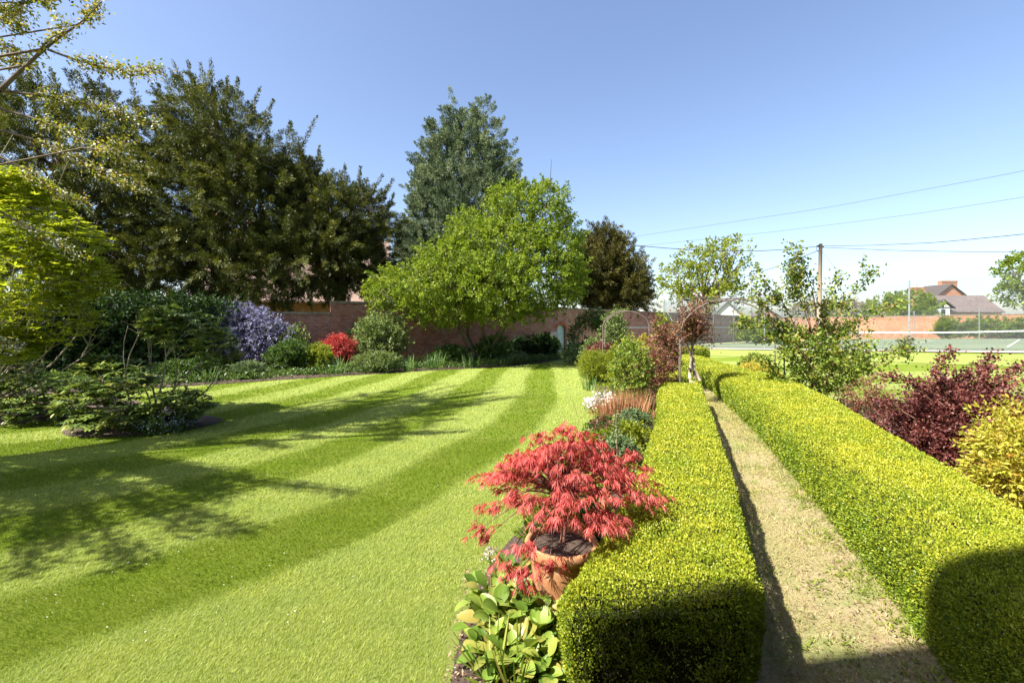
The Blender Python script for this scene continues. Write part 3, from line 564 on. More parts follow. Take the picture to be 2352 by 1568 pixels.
# ------------------------------------------------------------------ box hedges
M_CORE = plain_mat('hedge interior', (.010, .014, .003), (.03, .032, .008), 25, .95, bmp=.5)  # near-black hull colour, shade inside the hedge is painted in
def hedge(name, label, L, R, ht, y_dens, ends=(True, True), undercut=.13, front_gap=False, n=70, lmul=1.0, zfun=None):
    A = smooth_pl(L, n, 1); B = smooth_pl(R, n, 1); m = 14
    base = ((A[0] + B[0]) / 2); g = (base[0], base[1], float(hz(*base)))
    t = thing(name, label, 'hedge', g, 'clipped box hedges')
    prof = []                                           # closed half outline, left foot to right foot
    for u in np.linspace(0, math.pi, m):
        cx = -math.cos(u); cz = math.sin(u); e = .30
        px = math.copysign(abs(cx) ** e, cx); pz = abs(cz) ** e
        prof.append((px, pz))
    prof = [(-1 + undercut, .03)] + prof[1:-1] + [(1 - undercut, .03)]; K = len(prof); grid = np.zeros((n, K, 3))
    for i in range(n):
        c = (A[i] + B[i]) / 2; hw = (B[i] - A[i]) / 2
        e = 0.0
        dist0 = i / (n - 1); Lt = np.linalg.norm(A[-1] - A[0])
        de = min(dist0, 1 - dist0) * Lt; sh = 1 - .16 * (1 - min(1, de / .16)) ** 2
        hh = ht * (1 - .10 * (1 - min(1, de / .14)) ** 2)
        for j, (px, pz) in enumerate(prof):
            q = c + hw * px * sh; gz = float(hz(q[0], q[1])); wob = .02 * math.sin(q[1] * 2.1 + j) + .015 * math.sin(q[0] * 3.7 + q[1])
            grid[i, j] = (q[0], q[1], gz + (hh + wob * (pz > .5)) * pz)
    tri = []
    for i in range(n - 1):
        for j in range(K - 1): a, b, c, d = grid[i, j], grid[i, j + 1], grid[i + 1, j + 1], grid[i + 1, j]; tri += [(a, b, c), (a, c, d)]
    for e, i in ((0, 0), (1, n - 1)):
        cc = grid[i].mean(0)
        for j in range(K - 1): tri.append((grid[i, j], cc, grid[i, j + 1]) if e == 0 else (grid[i, j + 1], cc, grid[i, j]))
        tri.append((grid[i, K - 1], cc, grid[i, 0]) if e == 0 else (grid[i, 0], cc, grid[i, K - 1]))
    T = np.array(tri); nn = np.cross(T[:, 1] - T[:, 0], T[:, 2] - T[:, 0]); ar = np.linalg.norm(nn, axis=1) / 2; nn = nrm(nn)
    cen = T.mean(1); mid = grid.reshape(-1, 3).mean(0)
    ctr = np.array([(A[i] + B[i]) / 2 for i in range(n)]); idx = np.argmin(((cen[:, None, :2] - ctr[None]) ** 2).sum(-1), 1)
    inw = np.concatenate([ctr[idx], (cen[:, 2:] * 0 + ht * .4)], 1); flip = ((cen - inw) * nn).sum(1) < 0; nn[flip] *= -1
    nb_body = (n - 1) * (K - 1) * 2; capd = A[0] + B[0] - A[6] - B[6]; capd = np.array([*capd, 0.]); capd /= np.linalg.norm(capd); nn[nb_body:nb_body + K] = capd
    capd = A[-1] + B[-1] - A[-7] - B[-7]; capd = np.array([*capd, 0.]); capd /= np.linalg.norm(capd); nn[nb_body + K:] = capd
    # solid core hull, dark in place of the shade between the leaves
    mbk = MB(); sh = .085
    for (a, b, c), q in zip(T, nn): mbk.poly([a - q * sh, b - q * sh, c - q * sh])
    mbk.build('shade_core', M_CORE, t)
    V, Rr = [], []
    lm = LM()
    dd = cen[:, 1]; lsz = np.clip(.0095 + .0022 * dd, .0145, .06) * lmul
    dens = y_dens * (2.2 + 1.2 * (dd < 3.1)) / (lsz ** 2 * .5)
    cnt = rng.poisson(ar * dens)
    ids = np.repeat(np.arange(len(T)), cnt); r1 = np.sqrt(rng.uniform(size=len(ids))); r2 = rng.uniform(size=len(ids))
    TT = T[ids]; p = TT[:, 0] * (1 - r1)[:, None] + TT[:, 1] * (r1 * (1 - r2))[:, None] + TT[:, 2] * (r1 * r2)[:, None]
    N = nn[ids]; ls = lsz[ids]; zz = (p[:, 2] - hz(p[:, 0], p[:, 1])) / ht
    lump = .5 + .5 * np.sin(p[:, 0] * 9 + 2 * np.sin(p[:, 1] * 7)) * np.sin(p[:, 1] * 8 + 1.5 * np.sin(p[:, 0] * 5 + p[:, 2] * 6)) 
    fine = .5 + .5 * np.sin(p[:, 0] * 47 + 3 * np.sin(p[:, 1] * 31)) * np.sin(p[:, 1] * 43 + 2 * np.sin(p[:, 0] * 29 + p[:, 2] * 37))
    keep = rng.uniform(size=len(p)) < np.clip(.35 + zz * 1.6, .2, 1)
    if front_gap:
        hole = (p[:, 1] < A[0][1] + .45) & (N[:, 1] < -.4) & (zz < .62) & (np.abs(p[:, 0] - (A[0][0] + (B[0][0] - A[0][0]) * .62)) < .13 + .06 * np.sin(p[:, 2] * 20))
        hole |= (p[:, 1] < A[0][1] + .45) & (N[:, 1] < -.4) & (zz < .38) & (np.abs(p[:, 0] - (A[0][0] + (B[0][0] - A[0][0]) * .3)) < .1)
        keep &= ~(hole & (rng.uniform(size=len(p)) < .8))
    p, N, ls, zz, lump, fine = p[keep], N[keep], ls[keep], zz[keep], lump[keep], fine[keep]; k = len(p)
    p = p + N * (-.025 + .022 * lump + .02 * fine + rng.uniform(-.012, .02, k))[:, None]
    D = nrm(N * .8 + np.array([0, 0, .45]) + rng.normal(size=(k, 3)) * .55)
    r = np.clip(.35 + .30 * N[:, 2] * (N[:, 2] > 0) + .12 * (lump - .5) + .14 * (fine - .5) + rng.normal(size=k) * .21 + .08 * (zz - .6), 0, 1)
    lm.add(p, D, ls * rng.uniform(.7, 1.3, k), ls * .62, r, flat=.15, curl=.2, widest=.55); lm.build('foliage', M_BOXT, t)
    return t
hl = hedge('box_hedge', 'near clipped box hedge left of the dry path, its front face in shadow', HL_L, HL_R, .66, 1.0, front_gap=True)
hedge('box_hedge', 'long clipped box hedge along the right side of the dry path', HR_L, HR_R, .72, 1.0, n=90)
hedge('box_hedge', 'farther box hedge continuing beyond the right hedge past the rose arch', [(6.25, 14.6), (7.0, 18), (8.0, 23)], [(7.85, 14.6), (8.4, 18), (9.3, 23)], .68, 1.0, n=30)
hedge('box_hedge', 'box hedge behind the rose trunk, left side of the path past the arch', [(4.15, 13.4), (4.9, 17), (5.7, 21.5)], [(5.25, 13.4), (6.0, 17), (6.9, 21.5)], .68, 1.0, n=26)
hedge('box_hedge', 'low box hedge running across in front of the orange shrub and wall', [(5.6, 24.6), (8, 25.2), (10.6, 25.8)], [(5.7, 23.6), (8.1, 24.1), (10.8, 24.7)], .95, 1.0, n=20)
# twigs in the opening of the near hedge
mb = MB()
for i in range(46):
    x = rng.uniform(.5, 1.28); b = np.array([x + rng.normal() * .05, 2.62 + rng.uniform(0, .1), .02]); e = np.array([x + rng.normal() * .14, 2.50 + rng.uniform(-.03, .1), rng.uniform(.35, .62)])
    mb.tube(curve_pts(b, e, .1, 6), [.009, .008, .006, .005, .004, .002], 5, False)
mb.build('bare_twig', TWIG, hl)

# ------------------------------------------------------------------ brick walls
M_BRL = brick_mat('old red brick', (.40, .17, .09), (.22, .09, .06), (.36, .31, .24), (.6, .52, .48), .5)
M_BRD = brick_mat('weathered door wall brick', (.38, .15, .09), (.22, .09, .07), (.34, .30, .26), (.6, .5, .5), .85, limecol=(.40, .36, .38))
M_BRS = brick_mat('sunlit orange brick', (.50, .20, .09), (.34, .125, .06), (.42, .34, .25), (.62, .52, .45), .6, limecol=(.50, .40, .32))
M_COP = plain_mat('weathered stone coping', (.13, .11, .07), (.28, .25, .18), 5, .9, bmp=.6, bd=.02)
M_STONE = plain_mat('grey stone block', (.30, .30, .28), (.45, .44, .41), 12, .9)
WT = .36
def wall_seg(mb, a, b, z0_, z1, th=WT, u0=0, flipn=1):
    a = np.array(a[:2], float); b = np.array(b[:2], float); d = (b - a); Ln = np.linalg.norm(d); d /= Ln; nrm_ = np.array([d[1], -d[0]]) * flipn
    f0, f1 = a, b; g0, g1 = a - nrm_ * th, b - nrm_ * th
    def q(p0, p1, za, zb, ua, ub): mb.poly([(*p0, za), (*p1, za), (*p1, zb), (*p0, zb)], [(ua, za), (ub, za), (ub, zb), (ua, zb)])
    q(f0, f1, z0_, z1, u0, u0 + Ln); q(g1, g0, z0_, z1, u0, u0 + Ln); q(g0, f0, z0_, z1, 0, th); q(f1, g1, z0_, z1, 0, th)
    mb.poly([(*f0, z1), (*f1, z1), (*g1, z1), (*g0, z1)], [(0, 0), (Ln, 0), (Ln, th), (0, th)])
def coping(mb, a, b, z, th=WT, over=.05, h=.11, block=.9):
    a = np.array(a[:2], float); b = np.array(b[:2], float); d = b - a; Ln = np.linalg.norm(d); d /= Ln; nn = np.array([d[1], -d[0]])
    n = max(1, int(Ln / block)); c0 = a - nn * th / 2
    for i in range(n):
        c = c0 + d * (Ln * (i + .5) / n); mb.box((c[0], c[1], z + h / 2 + .003 + rng.uniform(-.006, .006)), Ln / n - .012, th + 2 * over + rng.uniform(-.01, .01), h, (d[0], d[1], 0))
wl0, wl1, wl2 = np.array((-23.5, 17.45)), np.array((-9.96, 25.0)), np.array((2.62, 32.5))
wt_ = thing('garden_wall', 'old red brick garden wall with a raised step in its stone coping, behind the left border', 'wall', (*wl1, 0))
mb = MB(); wall_seg(mb, wl0, wl1, -.1, 2.76); mb.build('lower_wall_section', M_BRL, wt_)
mb = MB(); wall_seg(mb, wl1, wl2, -.1, 3.40); mb.build('raised_wall_section', M_BRL, wt_)
mb = MB(); coping(mb, wl0, wl1 - np.array((.02, .012)), 2.76, h=.12); mb.build('coping', M_COP, wt_)
mb = MB(); coping(mb, wl1, wl2, 3.40, h=.12); mb.build('coping', M_COP, wt_)
# door wall with opening
dW = np.array((.717, .697)); nW = np.array((dW[1], -dW[0])); ws = np.array((2.62, 32.5)); u_door = .95; wd = .98; hd = 2.22
def wp(u, z, out=0): q = ws + dW * u + nW * out; return (q[0], q[1], z)
Lsh = 52.6
wd_t = thing('garden_wall', 'weathered brick wall with a pale blue arched door, running from the green tree towards the court', 'wall', (*ws, 0))
mb = MB(); arch = [(u_door + wd * .5 - wd * .5 * math.cos(t), hd - .26 + .26 * math.sin(t)) for t in np.linspace(0, math.pi, 13)]
def uq(p): mb.poly([wp(*k) for k in p], [(k[0], k[1]) for k in p])
ztop = 3.42; zb_ = -.1
uq([(0, zb_), (u_door, zb_), (u_door, ztop), (0, ztop)])
for k in range(4): uq([(u_door + wd + (Lsh - u_door - wd) * k / 4, zb_), (u_door + wd + (Lsh - u_door - wd) * (k + 1) / 4, zb_), (u_door + wd + (Lsh - u_door - wd) * (k + 1) / 4, ztop), (u_door + wd + (Lsh - u_door - wd) * k / 4, ztop)])
for (a, b) in zip(arch[:-1], arch[1:]): uq([a, b, (b[0], ztop), (a[0], ztop)])
for (a, b) in zip(arch[:-1], arch[1:]): mb.poly([wp(*a), wp(a[0], a[1], -WT), wp(b[0], b[1], -WT), wp(*b)], [(0, 0), (.36, 0), (.36, .1), (0, .1)])
for u_ in (u_door, u_door + wd): mb.poly([wp(u_, zb_), wp(u_, zb_, -WT), wp(u_, hd - .26, -WT), wp(u_, hd - .26)], [(0, 0), (.36, 0), (.36, 2.2), (0, 2.2)])
mb.poly([wp(0, ztop), wp(Lsh, ztop), wp(Lsh, ztop, -WT), wp(0, ztop, -WT)], [(0, 0), (Lsh, 0), (Lsh, .36), (0, .36)])
uq_b = [wp(Lsh, zb_, -WT), wp(0, zb_, -WT), wp(0, ztop, -WT), wp(Lsh, ztop, -WT)]
mb.poly([wp(u_door, zb_, -WT), wp(0, zb_, -WT), wp(0, ztop, -WT), wp(u_door, ztop, -WT)], [(0, 0), (1, 0), (1, 3.4), (0, 3.4)])
mb.poly([wp(Lsh, zb_, -WT), wp(u_door + wd, zb_, -WT), wp(u_door + wd, ztop, -WT), wp(Lsh, ztop, -WT)], [(0, 0), (48, 0), (48, 3.4), (0, 3.4)])
mb.build('brickwork', M_BRD, wd_t)
mb = MB(); coping(mb, ws + dW * .02, ws + dW * Lsh, ztop, h=.08, over=.04, block=.6); mb.build('coping', M_COP, wd_t)
M_BAND = plain_mat('limewashed band', (.30, .25, .23), (.45, .40, .38), 3, .95)
mb = MB(); c = ws + dW * 28.5 + nW * .015; mb.box((c[0], c[1], 2.02), 44, .06, .2, (*dW, 0)); mb.build('pale_band', M_BAND, wd_t)
for (u_, z_, s_) in ((u_door - .42, 1.55, .62), (u_door + wd + .40, .95, .6)):
    mb = MB(); c = ws + dW * u_ + nW * .01; mb.box((c[0], c[1], z_), s_, .06, .36, (*dW, 0)); mb.build('stone_block', M_STONE, wd_t)
mb = MB()
for i in range(15):                                   # arch ring of standing bricks
    t = math.pi * (i + .5) / 15; u_ = u_door + wd / 2 - (wd / 2 + .1) * math.cos(t); z_ = hd - .26 + .36 * math.sin(t) + .02; c = ws + dW * u_ + nW * .012
    up = Vector((-math.cos(t) * dW[0] * .5, -math.cos(t) * dW[1] * .5, math.sin(t) + .3)); mb.box((c[0], c[1], z_), .07, .06, .2, (*dW, 0))
mb.build('brick_arch', plain_mat('arch brick', (.30, .10, .06), (.42, .15, .09), 9, .9), wd_t)
M_DOOR = plain_mat('pale blue door paint', (.28, .40, .44), (.38, .50, .54), 6, .5, bmp=.1)
mb = MB(); nb = 7
for i in range(nb):
    u_ = u_door + wd * (i + .5) / nb; hh = hd - .28 + .26 * math.sin(math.acos(max(-1, min(1, (u_ - u_door - wd / 2) / (wd / 2)))))
    c = ws + dW * u_ - nW * .22; mb.box((c[0], c[1], (hh) / 2), wd / nb - .008, .04, hh, (*dW, 0))
dr = mb.build('door', M_DOOR, wd_t)
mb = MB()
for z_ in (.35, 1.1, 1.75): c = ws + dW * (u_door + wd / 2) - nW * .185; mb.box((c[0], c[1], z_), wd - .08, .03, .13, (*dW, 0))
for za, zb2 in ((.42, 1.04), (1.16, 1.69)):
    a = np.array(wp(u_door + .1, za, -.18)); b = np.array(wp(u_door + wd - .1, zb2, -.18)); m_ = (a + b) / 2; dv = Vector(b - a); mb.box(m_, dv.length, .025, .11, dv, Vector((0, 0, 1)) - dv.normalized() * dv.normalized().z)
mb.build('brace', M_DOOR, dr)
mb = MB(); mb.tube([wp(u_door + .12, 1.12, -.15), wp(u_door + .12, 1.12, -.11), wp(u_door + .22, 1.12, -.11)], .015, 6); mb.build('handle', plain_mat('black iron', (.02, .02, .02), (.04, .04, .04), 10, .5), dr)
# far lit wall
b0 = np.array((53 + .652 * 26, 52.7 - .758 * 26)); b1 = ws + dW * Lsh
fw = thing('garden_wall', 'sunlit orange brick wall behind the tennis court', 'wall', (*b1, .3))
mb = MB(); wall_seg(mb, b1 + np.array((0, 0)), b0, .1, 3.42, u0=3); mb.build('brickwork', M_BRS, fw)
mb = MB(); coping(mb, b1, b0, 3.42, h=.08, over=.04, block=1.2); mb.build('coping', M_COP, fw)

# ------------------------------------------------------------------ tennis court
def ct(s, t, z=0): x = CA[0] + CM[0] * s + CW[0] * t; y = CA[1] + CM[1] * s + CW[1] * t; return np.array([x, y, float(hz(x, y)) + z])
def cquad(name, s0, s1, t0, t1, off, mat, n=16):
    mb = MB()
    for i in range(n):
        for j in range(n):
            a, b = s0 + (s1 - s0) * i / n, s0 + (s1 - s0) * (i + 1) / n; c, d = t0 + (t1 - t0) * j / n, t0 + (t1 - t0) * (j + 1) / n
            mb.poly([ct(a, c, off), ct(b, c, off), ct(b, d, off), ct(a, d, off)])
    return tag(mb.build(name, mat), kind='structure')
M_COURT = plain_mat('worn green court', (.13, .17, .10), (.19, .22, .145), 4, .95, bmp=.1, spec=.1)
M_GRAV = plain_mat('pale gravel', (.30, .26, .22), (.52, .47, .42), 30, .95)
cquad('far_lawn', -6, 46, -22, 26, .02, M_LAWN)
cquad('gravel_edging', -1.7, 36.9, -19, 16.9, .045, M_GRAV)
cquad('tennis_court', .15, 36, -18, 16, .06, M_COURT)
M_LINE = plain_mat('white line paint', (.65, .65, .62), (.8, .8, .78), 10, .8, bmp=0)
for (s0, s1, t0, t1) in ((6.1, 29.9, 6.9, 7.0), (6.1, 29.9, -4.1, -4.0), (11.6, 24.4, 1.4, 1.5), (6.1, 6.2, -4.1, 7.0), (11.6, 11.7, -4.1, 7.0), (24.4, 24.5, -4.1, 7.0), (29.8, 29.9, -4.1, 7.0)): cquad('court_marking', s0, s1, t0, t1, .075, M_LINE, 4)
M_GALV = plain_mat('galvanised steel', (.22, .25, .25), (.36, .39, .40), 8, .5, .5, bmp=.1)
M_WIRE = plain_mat('dark coated wire', (.10, .13, .13), (.17, .2, .2), 8, .6, .2, bmp=0)
def fence(label, p0, p1, step, H, rad, cell=.13, braces=False):
    t = thing('chain_link_fence', label, 'fence', ct(*p0)); p0 = np.array(p0, float); p1 = np.array(p1, float)
    Ln = np.linalg.norm(p1 - p0); n = int(round(Ln / step))
    for i in range(n + 1):
        q = ct(*(p0 + (p1 - p0) * i / n)); mb = MB(); mb.tube([q + [0, 0, -.1], q + [0, 0, H * .5], q + [0, 0, H + .08]], rad, 8); mb.build('post', M_GALV, t)
    V = []; A = lambda u, z: ct(*(p0 + (p1 - p0) * (u / Ln))) + [0, 0, z]
    mbw = MB()
    for z_ in (.06, H * .5, H):
        mbw.tube([A(u, z_) for u in np.linspace(0, Ln, n * 2 + 1)], .004, 3, False)
    mbw.build('line_wire', M_WIRE, t)
    k = int((Ln + H) / cell); wr = .0046; quads = []
    nu = nrm(np.array([*( (CM[0] * (p1 - p0)[0] + CW[0] * (p1 - p0)[1]), (CM[1] * (p1 - p0)[0] + CW[1] * (p1 - p0)[1])), 0.])[None])[0]; out = np.array([nu[1], -nu[0], 0])
    for i in range(k):
        for sg in (1, -1):
            u0 = -H + i * cell if sg == 1 else i * cell; u1 = u0 + sg * H; za, zb2 = 0., H
            if sg == -1: u0 = i * cell; u1 = u0 - H
            ua, ub = u0, u1
            def clampu(ua, za, ub, zb):
                if ua < 0: za += (0 - ua) * abs((zb - za) / (ub - ua)); ua = 0
                if ua > Ln: za += (ua - Ln) * abs((zb - za) / (ub - ua)); ua = Ln
                if ub < 0: zb -= (0 - ub) ; ub = 0
                if ub > Ln: zb -= (ub - Ln); ub = Ln
                return ua, za, ub, zb
            ua, za, ub, zb2 = clampu(ua, 0., ub, H)
            if zb2 - za < .05: continue
            a = A(ua, za + .05); b = A(ub, min(zb2 + .05, H)); d = nrm((b - a)[None])[0]; s_ = np.cross(d, out) * wr; o_ = out * wr
            quads += [(a - s_, a + s_, b + s_, b - s_), (a - o_, a + o_, b + o_, b - o_)]
    npmesh('wire_mesh', np.array(quads), 4, np.zeros(len(quads)), M_WIRE, t)
    return t
nf = fence('near tall chain link fence of the tennis court, with round steel posts', (0, -16), (0, 15.2), 7.6, 4.0, .046)
fence('end chain link fence of the tennis court in front of the shaded brick wall', (.2, 15.4), (36, 15.4), 4.5, 3.9, .04, .16)
fence('far chain link fence of the tennis court in front of the sunlit wall', (36, -17), (36, 15.0), 5.3, 3.3, .045, .2)
mb = MB(); q = ct(0, 15.2); mb.tube([q + [0, 0, 3.4], ct(0, 13.2) + [0, 0, .1]], .035, 6); mb.tube([q + [0, 0, 1.6], ct(0, 13.2) + [0, 0, 1.5]], .02, 6); mb.build('brace', M_GALV, nf)
nt_ = thing('tennis_net', 'tennis net with white top tape across the court', 'net', ct(18, 1.5))
na, nb_ = np.array((26.2, 35.4)), np.array((40.0, 31.5))
na3 = np.array([*na, float(hz(*na))]); nb3 = np.array([*nb_, float(hz(*nb_))])
mb = MB()
for i in range(12):
    a = na3 + (nb3 - na3) * i / 12; b = na3 + (nb3 - na3) * (i + 1) / 12; m_ = (a + b) / 2; dz = 1.07 - .12 * math.sin(math.pi * (i + .5) / 12); dv = Vector(b - a)
    mb.box(m_ + [0, 0, dz], dv.length + .01, .03, .10, dv, (0, 0, 1))
mb.build('tape', M_LINE, nt_)
quads = []
for i in range(110):
    a = na3 + (nb3 - na3) * i / 110; quads.append((a + [0, 0, .06], a + [.012, 0, .06], a + [.012, 0, 1.0], a + [0, 0, 1.0]))
for z_ in np.arange(.1, 1., .1): quads.append((na3 + [0, 0, z_], nb3 + [0, 0, z_], nb3 + [0, 0, z_ + .008], na3 + [0, 0, z_ + .008]))
npmesh('netting', np.array(quads), 4, np.zeros(len(quads)), M_WIRE, nt_)
for p_ in (na3, nb3): mb = MB(); mb.tube([p_, p_ + [0, 0, 1.12]], .05, 8); mb.build('post', M_GALV, nt_)

# ------------------------------------------------------------------ pole and wires
M_POLE = plain_mat('weathered pole timber', (.22, .16, .10), (.40, .31, .21), 6, .9, bmp=.4, stretch=(4, 4, .3))
M_CAB = plain_mat('black cable', (.02, .02, .022), (.035, .035, .04), 5, .6, bmp=0)
pd = 42.; pt_ = P(1885, 560, pd); pb = np.array([*P(1880, 750, pd)[:2], .3])
tp = thing('telegraph_pole', 'weathered wooden telegraph pole rising behind the rose bush', 'pole', pb)
mb = MB(); mb.tube([pb, (pb + pt_) / 2, pt_], [.20, .18, .15], 12); mb.build('pole_shaft', M_POLE, tp, smooth_=True)
mb = MB(); mb.tube([pt_ + [-.15, 0, -.15], pt_ + [-.38, 0, -.2], pt_ + [-.42, 0, -.5], pt_ + [-.2, 0, -.75]], .025, 6); mb.box(pt_ + [-.2, -.05, -.22], .25, .12, .18); mb.box(pt_ + [.16, -.05, -.3], .14, .1, .14); mb.build('bracket', M_CAB, tp)
def cable(label, pts, r, grp='cables strung to the telegraph pole'):
    A = [P(*p) for p in pts]; A = smooth_pl(A, 40, 1); mb = MB(); mb.tube(list(A), r, 5, False)
    o = mb.build('overhead_cable', M_CAB, off=A[0]); tag(o, label, 'cable', grp)
cable('thick black cable sagging from the pole leftwards past the olive yew and behind the conifer', [(1885, 565, 42), (1760, 578, 42), (1600, 576, 42.5), (1415, 560, 43), (1200, 528, 44), (900, 504, 45), (600, 508, 46), (300, 514, 47)], .03)
cable('short black cable dropping down left from the pole behind the far tree', [(1883, 574, 42), (1800, 607, 50), (1700, 640, 62)], .03)
cable('upper black cable from the pole to the right edge, curving upward', [(1887, 565, 42), (2000, 563.5, 38), (2150, 557, 33), (2352, 538, 27), (2420, 530, 25)], .022)
cable('lower black cable from the pole to the right edge, nearly level', [(1887, 568, 42), (2050, 575, 40), (2200, 578, 38), (2352, 579, 36), (2450, 577, 34)], .022)
cable('thin high wire crossing the sky, topmost of the two', [(1420, 549, 70), (1600, 522, 62), (1900, 477, 52), (2352, 393, 40), (2500, 360, 37)], .016)
cable('thin high wire crossing the sky, second from the top', [(1440, 568, 70), (1500, 562, 68), (1800, 530, 58), (2100, 492, 48), (2352, 453, 40), (2500, 428, 37)], .016)
cable('thin grey guy wire slanting down right from the pole', [(1888, 578, 42), (1915, 610, 43), (1945, 648, 44), (1975, 690, 45)], .010)

# ------------------------------------------------------------------ houses
M_TILE = plain_mat('brown clay tiles', (.20, .12, .10), (.30, .19, .16), 3, .9, bmp=.5)
def tile_mat(name, c1, c2):
    m, t, b = new_mat(name); uv = t.nodes.new('ShaderNodeUVMap').outputs[0]; br = t.nodes.new('ShaderNodeTexBrick'); t.links.new(uv, br.inputs[0]); br.offset = .5
    br.inputs['Scale'].default_value = 1; br.inputs['Brick Width'].default_value = .28; br.inputs['Row Height'].default_value = .2; br.inputs['Mortar Size'].default_value = .012
    br.inputs['Color1'].default_value = (*c1, 1); br.inputs['Color2'].default_value = (*c2, 1); br.inputs['Mortar'].default_value = (c1[0] * .5, c1[1] * .5, c1[2] * .5, 1)
    n = noise(t, .8, 5, .7, uv); c = mixc(t, .6, br.outputs[0], ramp(t, [(.3, (.7, .7, .7)), (.7, (1.25, 1.25, 1.25))], n.outputs[0]).outputs[0], 'MULTIPLY')
    t.links.new(c, b.inputs['Base Color']); b.inputs['Roughness'].default_value = .85; bump(t, b, br.outputs['Fac'], -.6, .02); return m
M_RTILE = tile_mat('brown roof tile', (.13, .10, .095), (.18, .14, .13)); M_PTILE = tile_mat('pinkish roof tile', (.34, .24, .19), (.28, .19, .15)); M_SLATE = tile_mat('grey slate', (.17, .17, .18), (.23, .22, .23))
M_HBR = brick_mat('house brick', (.55, .24, .12), (.42, .17, .09), (.45, .36, .28), (.8, .75, .7), .2)
M_WHITE = plain_mat('white render', (.62, .62, .60), (.78, .78, .76), 4, .8, bmp=.05)
M_BLACK = plain_mat('black timber', (.025, .022, .02), (.05, .045, .04), 6, .7)
def glass_mat():
    m, t, b = new_mat('window glass'); b.inputs['Base Color'].default_value = (.03, .035, .04, 1); b.inputs['Roughness'].default_value = .08; b.inputs['Specular IOR Level'].default_value = .8; return m
M_GLASS = glass_mat()
def gable_house(name, label, c, ang, w_, l_, eave, ridge, mw, mr, hip=0, over=.35, parts=None):
    """c centre on ground; ridge runs along local x (length l_), w_ across"""
    t = thing(name, label, 'house', c); ca, sa = math.cos(ang), math.sin(ang)
    def W(x, y, z): return (c[0] + x * ca - y * sa, c[1] + x * sa + y * ca, c[2] + z)
    mb = MB(); h, e = l_ / 2, w_ / 2
    for (x0, y0, x1, y1) in ((-h, -e, h, -e), (h, e, -h, e)): mb.poly([W(x0, y0, 0), W(x1, y1, 0), W(x1, y1, eave), W(x0, y0, eave)], [(0, 0), (l_, 0), (l_, eave), (0, eave)])
    for x, s in ((-h, 1), (h, -1)):
        pts = [W(x, e * s, 0), W(x, -e * s, 0), W(x, -e * s, eave)] + ([W(x, 0, ridge - .1)] if not hip else []) + [W(x, e * s, eave)]
        uv = [(0, 0), (w_, 0), (w_, eave)] + ([(w_ / 2, ridge)] if not hip else []) + [(0, eave)]; mb.poly(pts, uv)
    mb.build('wall', mw, t); mb = MB(); sl_ = math.hypot(e, ridge - eave); k = (ridge - eave) / e; ze = eave - over * k; th = .14
    for s in (1, -1):
        a = [(-h - over, s * (e + over), ze), (h + over, s * (e + over), ze), (h + over - hip, 0, ridge), (-h - over + hip, 0, ridge)]
        if s == 1: a = a[::-1]; uv = [(hip, sl_), (l_ - hip, sl_), (l_, 0), (0, 0)][::1]
        else: uv = [(0, 0), (l_, 0), (l_ - hip, sl_), (hip, sl_)]
        mb.poly([W(*p) for p in a], uv if s == -1 else [(hip, sl_), (l_ - hip, sl_), (l_, 0), (0, 0)]); mb.poly([W(p[0], p[1], p[2] - th) for p in a][::-1])
        for i in range(4): p, q = a[i], a[(i + 1) % 4]; mb.poly([W(*q), W(*p), W(p[0], p[1], p[2] - th), W(q[0], q[1], q[2] - th)])
    if hip:
        for x in (1, -1): a = [W(x * (h + over), -e - over, ze), W(x * (h + over), e + over, ze), W(x * (h + over - hip), 0, ridge)]; mb.poly(a if x == 1 else a[::-1], [(0, 0), (w_, 0), (w_ / 2, sl_)])
    rf = mb.build('roof', mr, t)
    return t, W, rf
def chimney(W, x, y, z0_, z1, sx, sy, rf, ang, mat=None, pots=1):
    mb = MB(); ax = (math.cos(ang), math.sin(ang), 0); mb.box(W(x, y, (z0_ + z1) / 2), sx, sy, z1 - z0_, ax); mb.box(W(x, y, z1 - .18), sx + .14, sy + .14, .14, ax); mb.box(W(x, y, z1 + .03), sx + .08, sy + .08, .1, ax)
    for i in range(pots): px = (i - (pots - 1) / 2) * .5; q = W(x + px, y, z1 + .08); mb.lathe(q, [(.16, 0), (.15, .1), (.12, .2), (.12, .5), (.15, .52), (.15, .58), (.1, .58)], 12)
    mb.build('chimney', mat or M_HBR, rf)
# right farmhouse
c = P(2175.6, 750, 92); c[2] = .3; a0 = .0
t, W, rf = gable_house('farmhouse', 'brick farmhouse with brown tiled roof and black and white dormer beyond the sunlit wall', c, a0, 7.5, 14, 4.9, 8.1, M_HBR, M_RTILE)
mb = MB(); gx = 4.4                                                        # tall rear wing with brick gable
hh, rr_ = 8.2, 10.7; gw = 3.4; y0_, y1_ = 3.8, 10.
mb.poly([W(gx - gw, y0_, 3), W(gx + gw, y0_, 3), W(gx + gw, y0_, hh), W(gx, y0_, rr_), W(gx - gw, y0_, hh)], [(0, 3), (7, 3), (7, 6.4), (3.5, 10.2), (0, 6.4)]); mb.build('gable_wall', M_HBR, t)
mb = MB()
for s in (1, -1):
    a = [W(gx, y0_ - .35, rr_ + .12), W(gx + s * (gw + .5), y0_ - .35, hh - .45), W(gx + s * (gw + .5), y1_, hh - .45), W(gx, y1_, rr_ + .12)]
    b = [(p[0], p[1], p[2] - .22) for p in a]; mb.poly(a); mb.poly(b[::-1])
    for i in range(4): mb.poly([a[i], b[i], b[(i + 1) % 4], a[(i + 1) % 4]])
r2 = mb.build('rear_roof', M_RTILE, t); chimney(W, gx + 1.9, 6.5, 7, 11.6, 3.4, .9, r2, a0, pots=1); chimney(W, -4.4, 2, 2, 9.8, 2.8, 1.1, rf, a0)
